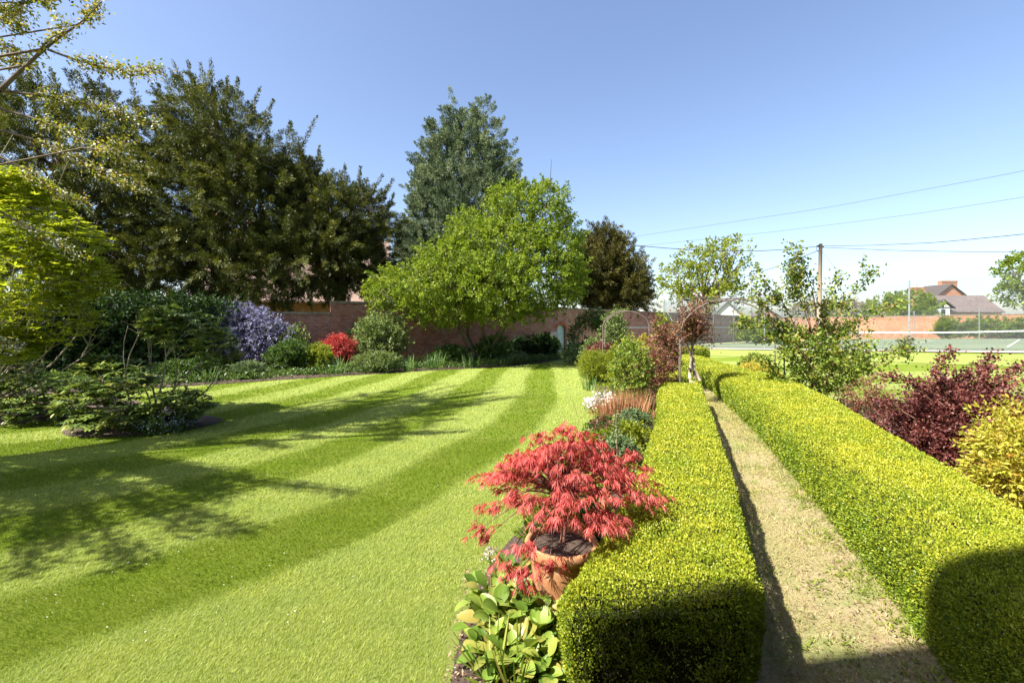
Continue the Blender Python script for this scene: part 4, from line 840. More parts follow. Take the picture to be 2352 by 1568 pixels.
mb = MB(); dx, dy = -4.9, -4.1; mb.box(W(dx, dy + .6, 4.55), 2.6, 1.6, 2.0, (math.cos(a0), math.sin(a0), 0)); mb.poly([W(dx - 1.5, dy - .22, 5.5), W(dx + 1.5, dy - .22, 5.5), W(dx, dy - .22, 6.7)]); dm = mb.build('dormer', M_WHITE, t)
mb = MB()
for s in (1, -1): a, b = Vector(W(dx, dy - .35, 6.95)), Vector(W(dx + s * 2.2, dy - .35, 5.35)); mb.box((a + b) / 2, (b - a).length, .3, .2, b - a, Vector((0, 0, 1)))
for s in (1, -1):
    mb.poly([W(dx, dy - .4, 6.95), W(dx + s * 2.2, dy - .4, 5.35), W(dx + s * 2.2, dy + 3, 5.35), W(dx, dy + 3, 6.95)])
mb.box(W(dx, dy - .24, 6.0), .18, .06, 1.3, (math.cos(a0), math.sin(a0), 0)); mb.box(W(dx, dy - .24, 5.5), 3, .06, .16, (math.cos(a0), math.sin(a0), 0)); mb.build('bargeboard', M_BLACK, dm)
mb = MB(); mb.box(W(dx, dy - .22, 4.7), .8, .05, .9, (math.cos(a0), math.sin(a0), 0)); mb.build('window', M_GLASS, dm)
# house behind the olive yew
c = P(1440, 750, 66); c[2] = .2
t, W, rf = gable_house('house', 'white gabled house half hidden behind the olive yew', c, math.radians(80), 7.5, 9, 2.5, 6.6, M_WHITE, M_SLATE, over=.5)
chimney(W, 1.0, -1.6, 3, 8.6, .9, .9, rf, math.radians(80), M_HBR, 2)
# little red gable seen past the arch
c = P(1752, 750, 95); c[2] = .2
t, W, rf = gable_house('house', 'small red brick gable with chimney just above the shaded wall', c, math.radians(75), 5.0, 7, 3.9, 5.5, M_HBR, M_RTILE); chimney(W, -2, .3, 4.5, 6.3, .8, .6, rf, math.radians(75))
c = P(1665, 750, 70); c[2] = .2
t, W, rf = gable_house('house', 'grey roofed white house seen under the rose arch', c, math.radians(70), 6.5, 8, 2.3, 5.6, M_WHITE, M_SLATE)
# large house behind the yews
c = P(700, 750, 41); c[2] = 0
t, W, rf = gable_house('house', 'large house with pinkish tiled roof glimpsed through the dark yews', c, math.radians(14), 9, 14, 4.6, 10.2, M_BRS, M_PTILE); chimney(W, -4, .3, 8, 11.4, 1.2, .8, rf, math.radians(14), M_BRS, 2)
# the house the picture is taken from
c = (2.0, -6.6, 0); a1 = math.atan(.155)
t = thing('brick_house', 'tall brick house just behind the viewpoint, casting its shadow on the near hedge ends', 'house', c)
HH = 10.0; px_ = Vector((math.cos(a1), math.sin(a1), 0)); ny_ = Vector((math.sin(a1), -math.cos(a1), 0))
fy = 2.57 + (.155 * math.sin(SAZ) - math.cos(SAZ)) * HH / math.tan(SUN_EL)         # where the parapet must stand for its shadow edge
front = Vector((0, fy, 0))
def hw_(u, z, o=0): q = front + px_ * u - ny_ * 0 + Vector((-math.sin(a1), math.cos(a1), 0)) * o; return (q.x, q.y, z)
UL = (.80 - math.sin(SAZ) * HH / math.tan(SUN_EL)) / math.cos(a1)
mb = MB(); wins = [(u_, z_) for z_ in (1.2, 4.6, 7.4) for u_ in (-4.0, 4.2, 7.7, 11.2)]
mb.poly([hw_(UL, 0), hw_(14, 0), hw_(14, HH), hw_(UL, HH)][::-1], [(0, 0), (20, 0), (20, HH), (0, HH)][::-1])
mb.poly([hw_(UL, 0, -9), hw_(14, 0, -9), hw_(14, HH, -9), hw_(UL, HH, -9)], [(0, 0), (25, 0), (25, HH), (0, HH)])
for u_ in (UL, 14): mb.poly([hw_(u_, 0), hw_(u_, 0, -9), hw_(u_, HH, -9), hw_(u_, HH)], [(0, 0), (9, 0), (9, HH), (0, HH)])
mb.poly([hw_(UL, HH, 0), hw_(14, HH, 0), hw_(14, HH, -9), hw_(UL, HH, -9)]); mb.build('wall', M_BRL, t)
for (u_, z_) in wins:
    mb = MB(); mb.box(hw_(u_, z_ + .9, .02), 1.25, .06, 1.9, px_); wf = mb.build('window', M_WHITE, t); mb = MB()
    for i in (-.28, .28):
        for j in (-.45, .45): mb.box(hw_(u_ + i, z_ + .9 + j, .06), .5, .02, .82, px_)
    mb.build('pane', M_GLASS, wf)

# ------------------------------------------------------------------ rose arch etc.
M_IRON = plain_mat('rusty iron hoop', (.10, .07, .06), (.24, .19, .16), 12, .8, .3)
def hoop(label, xl, xr, d0, dep, ztop, r, zb=.0, grp='metal rose arches'):
    XL, XR = (xl - 1176) / F * d0, (xr - 1176) / F * d0; t = thing('rose_arch', label, 'arch', ((XL + XR) / 2, d0, 0), grp); c = (XL + XR) / 2; hw2 = (XR - XL) / 2; hs = ztop - hw2 * .75
    allp = []
    for k in range(2):
        yy = d0 + dep * k; pts = [(XL, yy, zb), (XL, yy, hs * .5), (XL + .02, yy, hs)] + [(c - hw2 * math.cos(a), yy + .02 * math.sin(a * 5), hs + (ztop - hs) * math.sin(a)) for a in np.linspace(.15, math.pi - .15, 14)] + [(XR - .02, yy, hs), (XR, yy, hs * .5), (XR, yy, zb)]
        pts = [(p[0] + dep * .34 * k, p[1], p[2]) for p in pts]; allp.append(pts); mb = MB(); mb.tube(pts, r, 6); mb.build('hoop', M_IRON, t, smooth_=True)
    for i in (4, 7, 10, 13): mb = MB(); mb.tube([allp[0][i], allp[1][i]], r * .8, 5); mb.build('crossbar', M_IRON, t)
    return t
hoop('rusty metal rose arch spanning the two box hedges', 1562, 1802, 11.9, 1.0, 2.84, .018)
hoop('smaller bare metal arch farther back against the garden wall', 1384, 1492, 19.0, .7, 2.75, .022)
# standard rose on the arch's left leg
def leaf_path(lm, pts, n, L, W, spread, droop=.2, rlo=0, rhi=1, t0=.15):
    pts = np.array(pts); q = pl_interp(pts, 60); i = (rng.uniform(t0, 1, n) * 58).astype(int); p = q[i] + rng.normal(size=(n, 3)) * spread
    d = rdir(n) + nrm(q[i + 1] - q[i]) * .5; d[:, 2] -= droop; lm.add(p, d, L * rng.uniform(.7, 1.2, n), W, rng.uniform(rlo, rhi, n))
def wild(name, label, cat, g, shoots_, mat, stemm, L, W, per, spread, r=.014, group=None, droop=.25):
    t = thing(name, label, cat, g, group); mb = MB(); lm = LM()
    for sh in shoots_:
        pts = smooth_pl(np.array(sh), 9, 1); mb.tube(list(pts), [r * (1 - .8 * i / 8) for i in range(9)], 5, False); leaf_path(lm, pts, per, L, W, spread, droop)
    mb.build('stem', stemm, t); lm.build('foliage', mat, t); return t
d_ = 12.3; g = np.array([*P(1590, 750, d_)[:2], 0.])
sh = []
for i in range(26):
    tx, ty = rng.uniform(1545, 1650), rng.uniform(650, 800); e = P(tx, ty, d_ + rng.uniform(-.6, .6)); sh.append([g + [0, 0, .0], P(1590, 800, d_), P(1592 + (tx - 1592) * .3, 745 + (ty - 745) * .3, d_), e])
wild('climbing_rose', 'bronze leaved climbing rose with pale twisted trunk on the left leg of the arch', 'rose', g, sh, M_BRON, TWIG, .07, .045, 120, .12, .018)
mb = MB(); to = bpy.data.objects['climbing_rose']
for (a, b, c2) in (((1596, 868), (1590, 800), (1597, 735)), ((1608, 872), (1596, 850), (1580, 845)), ((1584, 868), (1588, 820), (1575, 780))): mb.tube([P(*a, d_ + .1), P(*b, d_), P(*c2, d_)], [.045, .035, .025], 7)
mb.build('trunk', plain_mat('pale old rose wood', (.28, .22, .16), (.46, .38, .30), 14, .9), to, smooth_=True)
# big rose bush on the right leg
t, g, lobes, wx, h = shrub('rose_bush', 'big glossy green rose bush with long arching shoots at the right leg of the arch', 'rose', 1880, 735, 260, 0, M_ROSE, .078, .055, d=11.4, dens=.56, depth=2.0, nst=16, plen=.28, spread=.14, zb=.15, stem=TWIGR, n=9)
lm = LM(); mb = MB()
for pts in ([(1880, 800), (1875, 690), (1850, 620), (1835, 585), (1808, 568)], [(1865, 760), (1850, 700), (1838, 650), (1815, 620)], [(1900, 800), (1925, 720), (1960, 665), (2020, 617)], [(1850, 800), (1812, 720), (1790, 680), (1745, 640), (1728, 625)], [(1860, 790), (1780, 760), (1760, 700), (1722, 652)], [(1900, 780), (1960, 740), (2030, 705), (2075, 690)],
            [(1840, 780), (1800, 740), (1720, 745), (1695, 725)], [(1910, 820), (1960, 810), (2040, 805), (2110, 795)], [(1870, 780), (1840, 690), (1820, 660), (1805, 640)], [(1890, 760), (1900, 690), (1915, 660), (1930, 630)], [(1870, 850), (1830, 790), (1790, 770), (1750, 775)], [(1900, 900), (1980, 870), (2020, 830), (2080, 812)]):
    q = [P(a, b, 11.4 + rng.uniform(-.5, .5)) for a, b in pts]; q = smooth_pl(q, 10, 1); mb.tube(list(q), [.012 * (1 - .07 * i) for i in range(10)], 5, False); leaf_path(lm, q, 260, .095, .06, .09, .35)
    for _ in range(3):
        a = q[rng.integers(3, 8)]; e = a + rng.normal(size=3) * .25 + [0, 0, .15]; qq = [a, (a + e) / 2, e]; mb.tube(qq, .005, 4, False); leaf_path(lm, qq, 60, .085, .055, .07, .3)
lm.build('shoot_leaf', M_ROSE, t); mb.build('arching_shoot', TWIGR, t)
# ------------------------------------------------------------------ right border plants
t, g, lobes, wx, h = shrub('berberis', 'large dark purple berberis behind the right hedge', 'shrub', 2215, 862, 290, 0, M_PUR, .038, .029, d=6.1, dens=1.5, depth=1.6, stem=TWIGR, nst=14, plen=.22, spread=.08, n=9)
lm = LM(); mb = MB()
for pts in ([(2120, 950), (2135, 860), (2195, 800)], [(2190, 940), (2210, 860), (2225, 850), (2215, 870)], [(2200, 900), (2240, 850), (2290, 808)], [(2290, 900), (2320, 850), (2352, 838)], [(2140, 920), (2080, 870), (2010, 860)], [(2100, 960), (2050, 930), (2005, 925)], [(2150, 940), (2110, 880), (2090, 872)], [(2240, 900), (2260, 860), (2275, 842)], [(2200, 920), (2165, 880), (2160, 862)]):
    q = smooth_pl([P(a, b, 6.1 + rng.uniform(-.3, .3)) for a, b in pts], 8, 1); mb.tube(list(q), [.007 * (1 - .09 * i) for i in range(8)], 4, False); leaf_path(lm, q, 330, .040, .030, .045, 0)
lm.build('shoot_leaf', M_PUR, t); mb.build('arching_shoot', TWIGR, t)
shrub('berberis', 'sparse wiry young purple berberis between the rose bush and the large berberis', 'shrub', 2000, 890, 110, 0, M_BRON, .034, .024, d=8.2, dens=.5, stem=TWIGR, nst=14, plen=.2, n=5)
shrub('golden_spiraea', 'golden orange spiraea at the right edge of the picture', 'shrub', 2372, 930, 205, 0, M_ORA, .062, .022, d=4.55, dens=1.2, depth=.95, nst=9, plen=.2, spread=.07, up=.15, droop=.1, n=8)
shrub('golden_spiraea', 'small golden orange spiraea at the left foot of the big rose bush', 'shrub', 1745, 838, 110, 0, M_ORA, .06, .03, d=15.8, dens=1.4)
shrub('small_shrub', 'small green and bronze shrub just behind the farther golden spiraea', 'shrub', 1725, 812, 80, 0, M_ROSE, .07, .045, d=17.2, dens=1.0)
for k, (xx, dd) in enumerate(((1925, 9.0), (1950, 8.6), (1975, 8.3))):
    g = np.array([(xx - 1176) / F * dd, dd, 0.]); sword('sword_plant', ['yellowish sword leaves behind the right hedge, left clump', 'yellowish sword leaves behind the right hedge, middle clump', 'yellowish sword leaves behind the right hedge, right clump'][k], 0, 0, 9, .72, .035, M_SWY, .18, .35, 'yellow striped sword plants behind the right hedge', g, 'plant')

# ------------------------------------------------------------------ maple in terracotta pot
pc = np.array([.37, 3.40, 0.])
tpot = thing('plant_pot', 'large terracotta pot holding the red maple', 'pot', pc)
M_TERR, _t, _b = new_mat('terracotta'); _p = geo_pos(_t); _n1 = noise(_t, 7, 6, .7, _p); _n2 = noise(_t, 14, 5, .7, _p, 1); _n3 = noise(_t, 60, 4, .6, _p)
_c = ramp(_t, [(.3, (.30, .125, .05)), (.7, (.52, .25, .11))], _n1.outputs[0]).outputs[0]; _c = mixc(_t, ramp(_t, [(.55, (0, 0, 0)), (.72, (.6, .6, .6))], _n2.outputs[0]).outputs[0], _c, (.52, .42, .32))
_t.links.new(_c, _b.inputs['Base Color']); _b.inputs['Roughness'].default_value = .9; bump(_t, _b, _n3.outputs[0], .4, .004)
mb = MB(); mb.lathe(pc, [(.02, 0), (.165, 0), (.17, .02), (.22, .26), (.243, .415), (.243, .43)], 40); mb.build('body', M_TERR, tpot, smooth_=True)
mb = MB(); mb.lathe(pc, [(.243, .425), (.266, .432), (.274, .45), (.274, .495), (.266, .51), (.248, .51), (.238, .50), (.232, .44)], 40); mb.build('rim', M_TERR, tpot, smooth_=True)
mb = MB(); mb.lathe(pc, [(.236, .465), (.15, .475), (.08, .48), (.001, .485)], 24); mb.build('potting_soil', M_SOIL, tpot)
ta = thing('japanese_maple', 'red dissected leaf Japanese maple growing in the terracotta pot', 'maple', pc + [0, 0, .45])
mb = MB(); c0 = pc + [0, 0, .44]; fork = pc + [.02, .08, .80]
mb.tube([c0, c0 * .5 + fork * .5 + [.02, 0, 0], fork], [.022, .018, .016], 8)
V, R_ = [], []; nclu = 84
cl = []
for i in range(nclu):
    a = 2 * math.pi * (i * .618); r_ = math.sqrt((i + .5) / nclu); ir = 1 + .12 * math.sin(3 * a + 1) + rng.uniform(-.1, .06)
    p = np.array([pc[0] + .02 + .64 * r_ * ir * math.cos(a), pc[1] + .05 + .58 * r_ * ir * math.sin(a), 1.22 - .42 * r_ ** 2 + rng.normal() * .06 + .05 * math.sin(2 * a)])
    cl.append(p)
cl += [pc + np.array(v) for v in ((-.1, .1, .9), (-.55, .1, .50), (-.42, -.15, .42), (-.3, -.25, .40), (-.12, -.32, .50), (.62, .05, .66), (-.6, .0, .60))]
for i, p in enumerate(cl):
    if True:
        m_ = fork * .5 + p * .5 + np.array([0, 0, .09]); pts = smooth_pl([fork, m_, p], 7, 1); mb.tube(list(pts), [.011, .009, .007, .005, .004, .003, .002], 5, False)
mb.build('trunk', TWIGR, ta, smooth_=True)
cl = np.array(cl); per = 18; base = np.repeat(cl, per, 0) + rng.normal(size=(len(cl) * per, 3)) * np.array([.055, .055, .02]); nb = len(base)
cd = nrm(np.concatenate([base[:, :2] - pc[:2], np.zeros((nb, 1))], 1) + rng.normal(size=(nb, 3)) * .5); cd[:, 2] = -.35; cd = nrm(cd); rr0 = np.repeat(rng.uniform(.1, .9, len(cl)), per)
lm = LM(); sdv = nrm(np.cross(cd, np.array([0, 0, 1.])))
for k in range(7):
    th = (k - 3) * .38; dv = cd * math.cos(th) + sdv * math.sin(th); dv[:, 2] -= .30 + .6 * rng.uniform(size=nb); LL = .082 * (1 - .09 * abs(k - 3)) * rng.uniform(.75, 1.2, nb)
    lm.add(base, dv, LL, .0078, rr0 * .6 + rng.uniform(0, .4, nb), flat=.75, curl=.1, widest=.5)
lm.build('foliage', M_RED, ta)

# ------------------------------------------------------------------ leathery bergenias in front
BG = [(-.02, 2.78, .30), (.12, 3.02, .30), (-.14, 3.08, .34), (.06, 3.24, .30), (-.20, 3.42, .26), (.20, 2.70, .26), (-.06, 3.70, .30), (.20, 3.12, .26), (.14, 2.86, .28), (-.06, 3.2, .30), (.10, 2.68, .26), (-.16, 2.86, .24)]
BL = ['bergenia at the bottom of the picture beside the bare soil edge', 'bergenia pressed against the front corner of the near hedge', 'bergenia with the widest leaves, at the middle of the lawn edge', 'bergenia directly below the terracotta pot', 'bergenia with pale flower head beside the lawn', 'lowest bergenia touching the shaded hedge front', 'bergenia half under the maple at the left of the pot', 'smallest bergenia tucked against the hedge side', 'bergenia in the thick of the clump left of the hedge corner', 'bergenia in the middle row left of the pot base', 'bergenia at the bottom edge next to the hedge front', 'bergenia leaning over the bare soil']
for k, (x, y, s_) in enumerate(BG):
    x += .05; g = np.array([x, y, 0.]); t = thing('bergenia', BL[k], 'plant', g, 'bergenias at the lawn edge'); V, R_ = [], []
    for i in range(30):
        a = rng.uniform(0, 2 * math.pi); el = rng.uniform(.15, 1.3); d = np.array([math.cos(a) * math.cos(el), math.sin(a) * math.cos(el), math.sin(el)]); st = rng.uniform(.05, .16) * s_ / .3
        p = g + np.array([math.cos(a), math.sin(a), 0]) * rng.uniform(0, .07) + d * st + [0, 0, .03]; d2 = d + np.array([math.cos(a), math.sin(a), 0]) * rng.uniform(0, .6)
        big_leaf(V, R_, p, d2, np.array([-math.cos(a) * .4, -math.sin(a) * .4, 1]) + rng.normal(size=3) * .25, s_ * rng.uniform(.3, .55), s_ * rng.uniform(.24, .40), rng.uniform(), [.12, .55, .9, 1, .95, .72, .2], rng.uniform(.1, .35), rng.uniform(.1, .5), 7)
    npmesh('foliage', np.array(V) + rng.normal(size=(len(V), 1, 1)) * .0, 4, np.array(R_), M_BERG, t)
    mb = MB()
    for i in range(8): a = rng.uniform(0, 2 * math.pi); mb.tube([g, g + [math.cos(a) * .06, math.sin(a) * .06, .1 * s_ / .3]], .006, 5)
    mb.build('stalk', plain_mat('red green stalk', (.22, .12, .05), (.2, .22, .06), 20, .6) if k == 0 else bpy.data.materials['red green stalk'], t)
    if k in (4,):
        mb = MB(); e = g + [-.02, -.02, .42]; mb.tube([g, e], .006, 5); mb.build('flower_stalk', bpy.data.materials['red green stalk'], t)
        flowers(t, [e + rng.normal(size=3) * .03 for _ in range(30)], .014, M_PINKW, 5, 'flower_head', .012)
for k, (x, y) in enumerate(((.28, 2.86), (-.12, 2.68), (.25, 3.12), (.02, 2.62))):
    sword('daylily', ['arching strap leaves against the hedge corner in the foreground', 'strap leaves spilling over the bare soil edge', 'strap leaves below the hedge beside the pot', 'strap leaves at the very bottom of the border'][k], 0, 0, 22, .34, .017, M_BERG, .12, 1.0, 'strap leaved clumps among the bergenias', np.array([x, y, 0.]), 'plant')
# ferny green stuff round the pot and beyond
def gplant(name, label, cat, X, Y, w_, h_, mat, L, W, group=None, **kw):
    t = shrub(name, label, cat, 1176 + X / Y * F, 750 + (CH - h_ - float(hz(X, Y))) / Y * F, w_ / Y * F, 0, mat, L, W, d=Y, group=group, **kw); return t
gplant('fern', 'dark green ferny plant right of the terracotta pot', 'plant', .66, 4.05, .42, .48, M_MID, .05, .016, dens=1.0)
gplant('fern', 'light green ferny plant behind the terracotta pot', 'plant', .35, 4.1, .6, .5, M_MAY, .05, .018, dens=.8)
PG = 'low perennials in the border behind the maple'
low = [(.75, 5.1, .5, .28, M_LIME, 'lime green perennial just behind the maple'), (1.1, 5.9, .6, .30, M_CREAM, 'pale green perennial beside the hedge behind the maple'), (.9, 6.2, .5, .22, M_MAY, 'fresh green low perennial by the lawn edge'), (1.5, 6.9, .5, .34, M_GREY, 'silvery plant against the hedge'), (1.45, 7.4, .6, .3, M_MAY, 'leafy green mound in front of the dry brown stalks'), (1.95, 8.0, .6, .32, M_LIME, 'lime mound against the hedge near the dry stalks'), (1.7, 8.5, .6, .25, M_MID, 'low dark green clump at the foot of the dry stalks'), (2.35, 8.9, .5, .35, M_GREY, 'grey green clump beside the hedge under the bronze rose')]
for (X, Y, w_, h_, m_, lab) in low: gplant('perennial', lab, 'plant', X + .05, Y, w_ * 1.35, h_ * 1.2, m_, .05, .032, group=PG, dens=1.3)
for (X, Y, lab) in ((1.15, 6.4, 'red stemmed peony shoots nearer the maple'), (1.55, 7.9, 'red stemmed peony shoots farther from the maple')): gplant('peony', lab, 'plant', X, Y, .5, .42, M_BRON, .06, .03, dens=.45, stem=TWIGR, nst=14)
t = thing('thistle', 'single white woolly spike standing against the hedge side', 'plant', (1.52, 6.5, 0)); mb = MB(); mb.tube([(1.5, 6.5, 0), (1.5, 6.5, .85)], .01, 5); mb.build('stem', TWIG, t); flowers(t, [np.array([1.5, 6.5, z]) for z in np.linspace(.5, .85, 24)], .035, M_GREY, 8, 'foliage', .03, .5)
sword('iris', 'grey green iris leaves beside the hedge behind the maple', 0, 0, 16, .5, .03, M_IRIS, .2, .3, 'iris clumps', np.array([1.75, 7.0, 0.]))
# dry brown stalks
g = np.array([2.45, 9.9, 0.]); t = thing('dry_sedum', 'tuft of dry russet brown stalks between the white flowers and the hedge', 'plant', g); V, R_ = [], []
lm = LM(); n = 900; b = g + np.c_[rng.normal(size=(n, 2)) * [.26, .22], np.zeros(n)]; d = np.c_[rng.normal(size=(n, 2)) * .13 + (b - g)[:, :2] * .5, np.ones(n)]
lm.add(b, d, .72 * rng.uniform(.5, 1.15, n), .012, rng.uniform(size=n), flat=0, curl=.03, widest=.5); lm.build('stalk', M_DRY, t)
# white flowers
t, g, lobes, wx, h = gplant('white_phlox', 'mound of bright white flowers at the lawn edge beside the dry stalks', 'flowers', 2.2, 11.0, .75, .42, M_CREAM, .05, .03, dens=.7)
flowers(t, on_lobes(lobes, 300, 1.05, True), .055, M_WHT, 6, 'flower', .035, .3)
# middle border
mid = [
 ('rose_bush', 'green leaved rose bush with dark wiry stems left of the near hedge end', 'rose', 3.0, 11.2, 1.15, 1.75, M_ROSE, .06, .042, dict(dens=.75, stem=TWIGR, nst=18, zb=.3)),
 ('rose_bush', 'bronze and green wiry rose between the hedge end and the climbing rose', 'rose', 3.9, 12.6, 1.0, 1.55, M_BRON, .055, .038, dict(dens=.6, stem=TWIGR, nst=16, zb=.25)),
 ('rose_bush', 'taller bronze tinted rose left of the arch with green upper leaves', 'rose', 4.9, 14.6, 1.2, 2.2, M_BRON, .075, .05, dict(dens=.6, nst=14, zb=.3)),
 ('rose_bush', 'yellow green rose bush in the middle of the border', 'rose', 3.6, 14.2, 1.5, 1.45, M_LIME, .07, .05, dict(dens=.8, nst=12)),
 ('golden_mound', 'rounded bright golden green mound at the lawn edge', 'shrub', 3.2, 16.5, 1.35, 1.2, M_LIME, .07, .018, dict(dens=2.0, up=.55, zb=0)),
 ('berberis', 'small dark red berberis beyond the golden mound', 'shrub', 4.0, 20.0, 1.5, 1.25, M_PUR, .07, .05, dict(dens=1.6, zb=.3, stem=TWIGR)),
 ('small_shrub', 'pale leaved shrub beside the red berberis', 'shrub', 3.75, 21.5, 1.2, 1.6, M_CREAM, .08, .06, dict(dens=1.0)),
 ('lavender', 'grey green lavender mound at the shady corner of the lawn', 'shrub', 3.2, 24.5, 1.3, 1.1, M_GREY, .09, .03, dict(dens=1.2, up=.5)),
 ('small_shrub', 'dark clipped shrub behind the lavender', 'shrub', 4.4, 27.0, 1.6, 1.3, M_DARK, .09, .06, dict(dens=1.6)),
 ('small_shrub', 'bushy yellow green shrub climbing the small metal arch', 'shrub', 4.6, 20.6, 1.25, 2.75, M_CREAM, .085, .06, dict(dens=.75, zb=.3, nst=12)),
 ('small_shrub', 'tall narrow bright green shrub near the court corner', 'shrub', 8.2, 24.5, 1.15, 2.9, M_LIME, .1, .08, dict(dens=1.3)),
 ('golden_spiraea', 'orange yellow spiraea behind the crossing box hedge', 'shrub', 7.6, 26.0, 1.5, 1.6, M_ORA, .1, .06, dict(dens=1.2)),
 ('small_shrub', 'green shrub behind the middle of the border', 'shrub', 5.2, 22.6, 1.8, 1.45, M_MAY, .09, .06, dict(dens=1.1)),
 ('small_shrub', 'mixed green shrub left of the farther box hedge', 'shrub', 4.3, 17.5, 1.4, 1.4, M_MAY, .08, .055, dict(dens=.9)),
]
for (nm, lab, cat, X, Y, w_, h_, m_, L, W_, kw) in mid: gplant(nm, lab, cat, X, Y, w_, h_, m_, L, W_, **kw)
def cover(name, label, L_, R_2, n, h, mat, Lf, seed=0):
    A = smooth_pl(L_, 60, 1); B = smooth_pl(R_2, 60, 1); i = rng.uniform(0, 58.9, n); i0 = i.astype(int); f = (i - i0)[:, None]; u = rng.uniform(0, 1, n)[:, None]
    q = (A[i0] * (1 - f) + A[i0 + 1] * f) * (1 - u) + (B[i0] * (1 - f) + B[i0 + 1] * f) * u
    bump_ = .5 + .5 * np.sin(q[:, 0] * 2.6 + 2 * np.sin(q[:, 1] * 1.9)) * np.sin(q[:, 1] * 3.1 + np.sin(q[:, 0] * 3.3)); bump_ = .4 + .6 * bump_; z = hz(q[:, 0], q[:, 1]) + .02 + h * bump_ * rng.uniform(.2, 1, n)
    lm = LM(); lm.add(np.c_[q, z], rdir(n) + [0, 0, .5], Lf * rng.uniform(.6, 1.3, n), Lf * .5, np.clip(bump_ * .5 + rng.uniform(0, .5, n), 0, 1)); tag(lm.build(name, mat), label, 'ground cover', kind='stuff')
cover('ground_cover', 'low green leafy ground cover filling the border under the garden wall', BEDL, [(-20, 16.6), (-14, 20), (-9.5, 22.6), (-5, 25.2), (0, 28.5), (2.4, 30.5), (4.6, 32)], 26000, .42, M_MID, .11)
cover('ground_cover', 'low mixed green ground cover between the lawn edge and the box hedge', LAWN_EDGE[5:], [(1.6, 6.0), (2.3, 7.5), (3.1, 9.6), (3.9, 11.8), (4.6, 14), (5.6, 18), (7, 24), (8, 28)], 16000, .2, M_MAY, .06)
# foliage arch
g = np.array([5.0, 25.5, 0.]); t = thing('foliage_arch', 'dark green clipped leafy arch near the blue door', 'arch', g); lb = []
for a in np.linspace(0, math.pi, 13): lb.append((np.array([4.6 - 1.15 * math.cos(a) , 25.5, 1.3 + 1.25 * math.sin(a)]), np.array([.33, .35, .33]) * (1 + .7 * (a > 1.2))))
for z_ in (.4, .8, 1.2): lb += [(np.array([3.42, 25.5, z_]), np.array([.16, .25, .3])), (np.array([5.9, 25.5, z_]), np.array([.6, .5, .4]))]
lm = LM(); sprays(lm, lb, 800, .25, .1, 14, .09, .06, up=.2, inner=.4); lm.build('foliage', M_MID, t)
mb = MB(); mb.tube([(3.42, 25.5, 0), (3.45, 25.5, 1.3)] + [(4.6 - 1.15 * math.cos(a), 25.5, 1.3 + 1.2 * math.sin(a)) for a in np.linspace(.2, math.pi - .2, 9)] + [(5.75, 25.5, 1.3), (5.75, 25.5, 0)], .03, 6); mb.build('hoop', M_IRON, t)
for k, (X, Y, h_, w2) in enumerate(((2.55, 15.0, .55, .025), (2.9, 13.2, .6, .03), (3.0, 19.0, .65, .03))): sword('iris', ['iris leaves at the lawn edge left of the golden mound', 'grey green iris leaves behind the white flowers', 'iris leaves farther along the lawn edge near the red berberis'][k], 0, 0, 26, h_, w2, M_IRIS, .35, .35, 'iris clumps', np.array([X, Y, 0.]))
shrub('court_shrub', 'rounded green shrub against the shaded wall behind the court fence', 'shrub', 1760, 742, 125, 0, M_MAY, .22, .15, d=46, dens=1.5)
for k, (x_, d2, w_) in enumerate(((2185, 51.5, 95), (2240, 51, 80), (2300, 50, 90), (2345, 49, 80))): shrub('wall_shrub', ['leafy green wall shrub on the sunlit wall below the dormer house', 'wall shrub with reddish gaps, second from the left on the sunlit wall', 'wall shrub below the brown roof end on the sunlit wall', 'wall shrub at the right edge against the sunlit wall'][k], 'shrub', x_, 728, w_, 0, M_MAY, .2, .14, d=d2, dens=[1.7, 1.2, 1.0, 1.3][k], group='trained shrubs on the sunlit wall', depth=1.2)

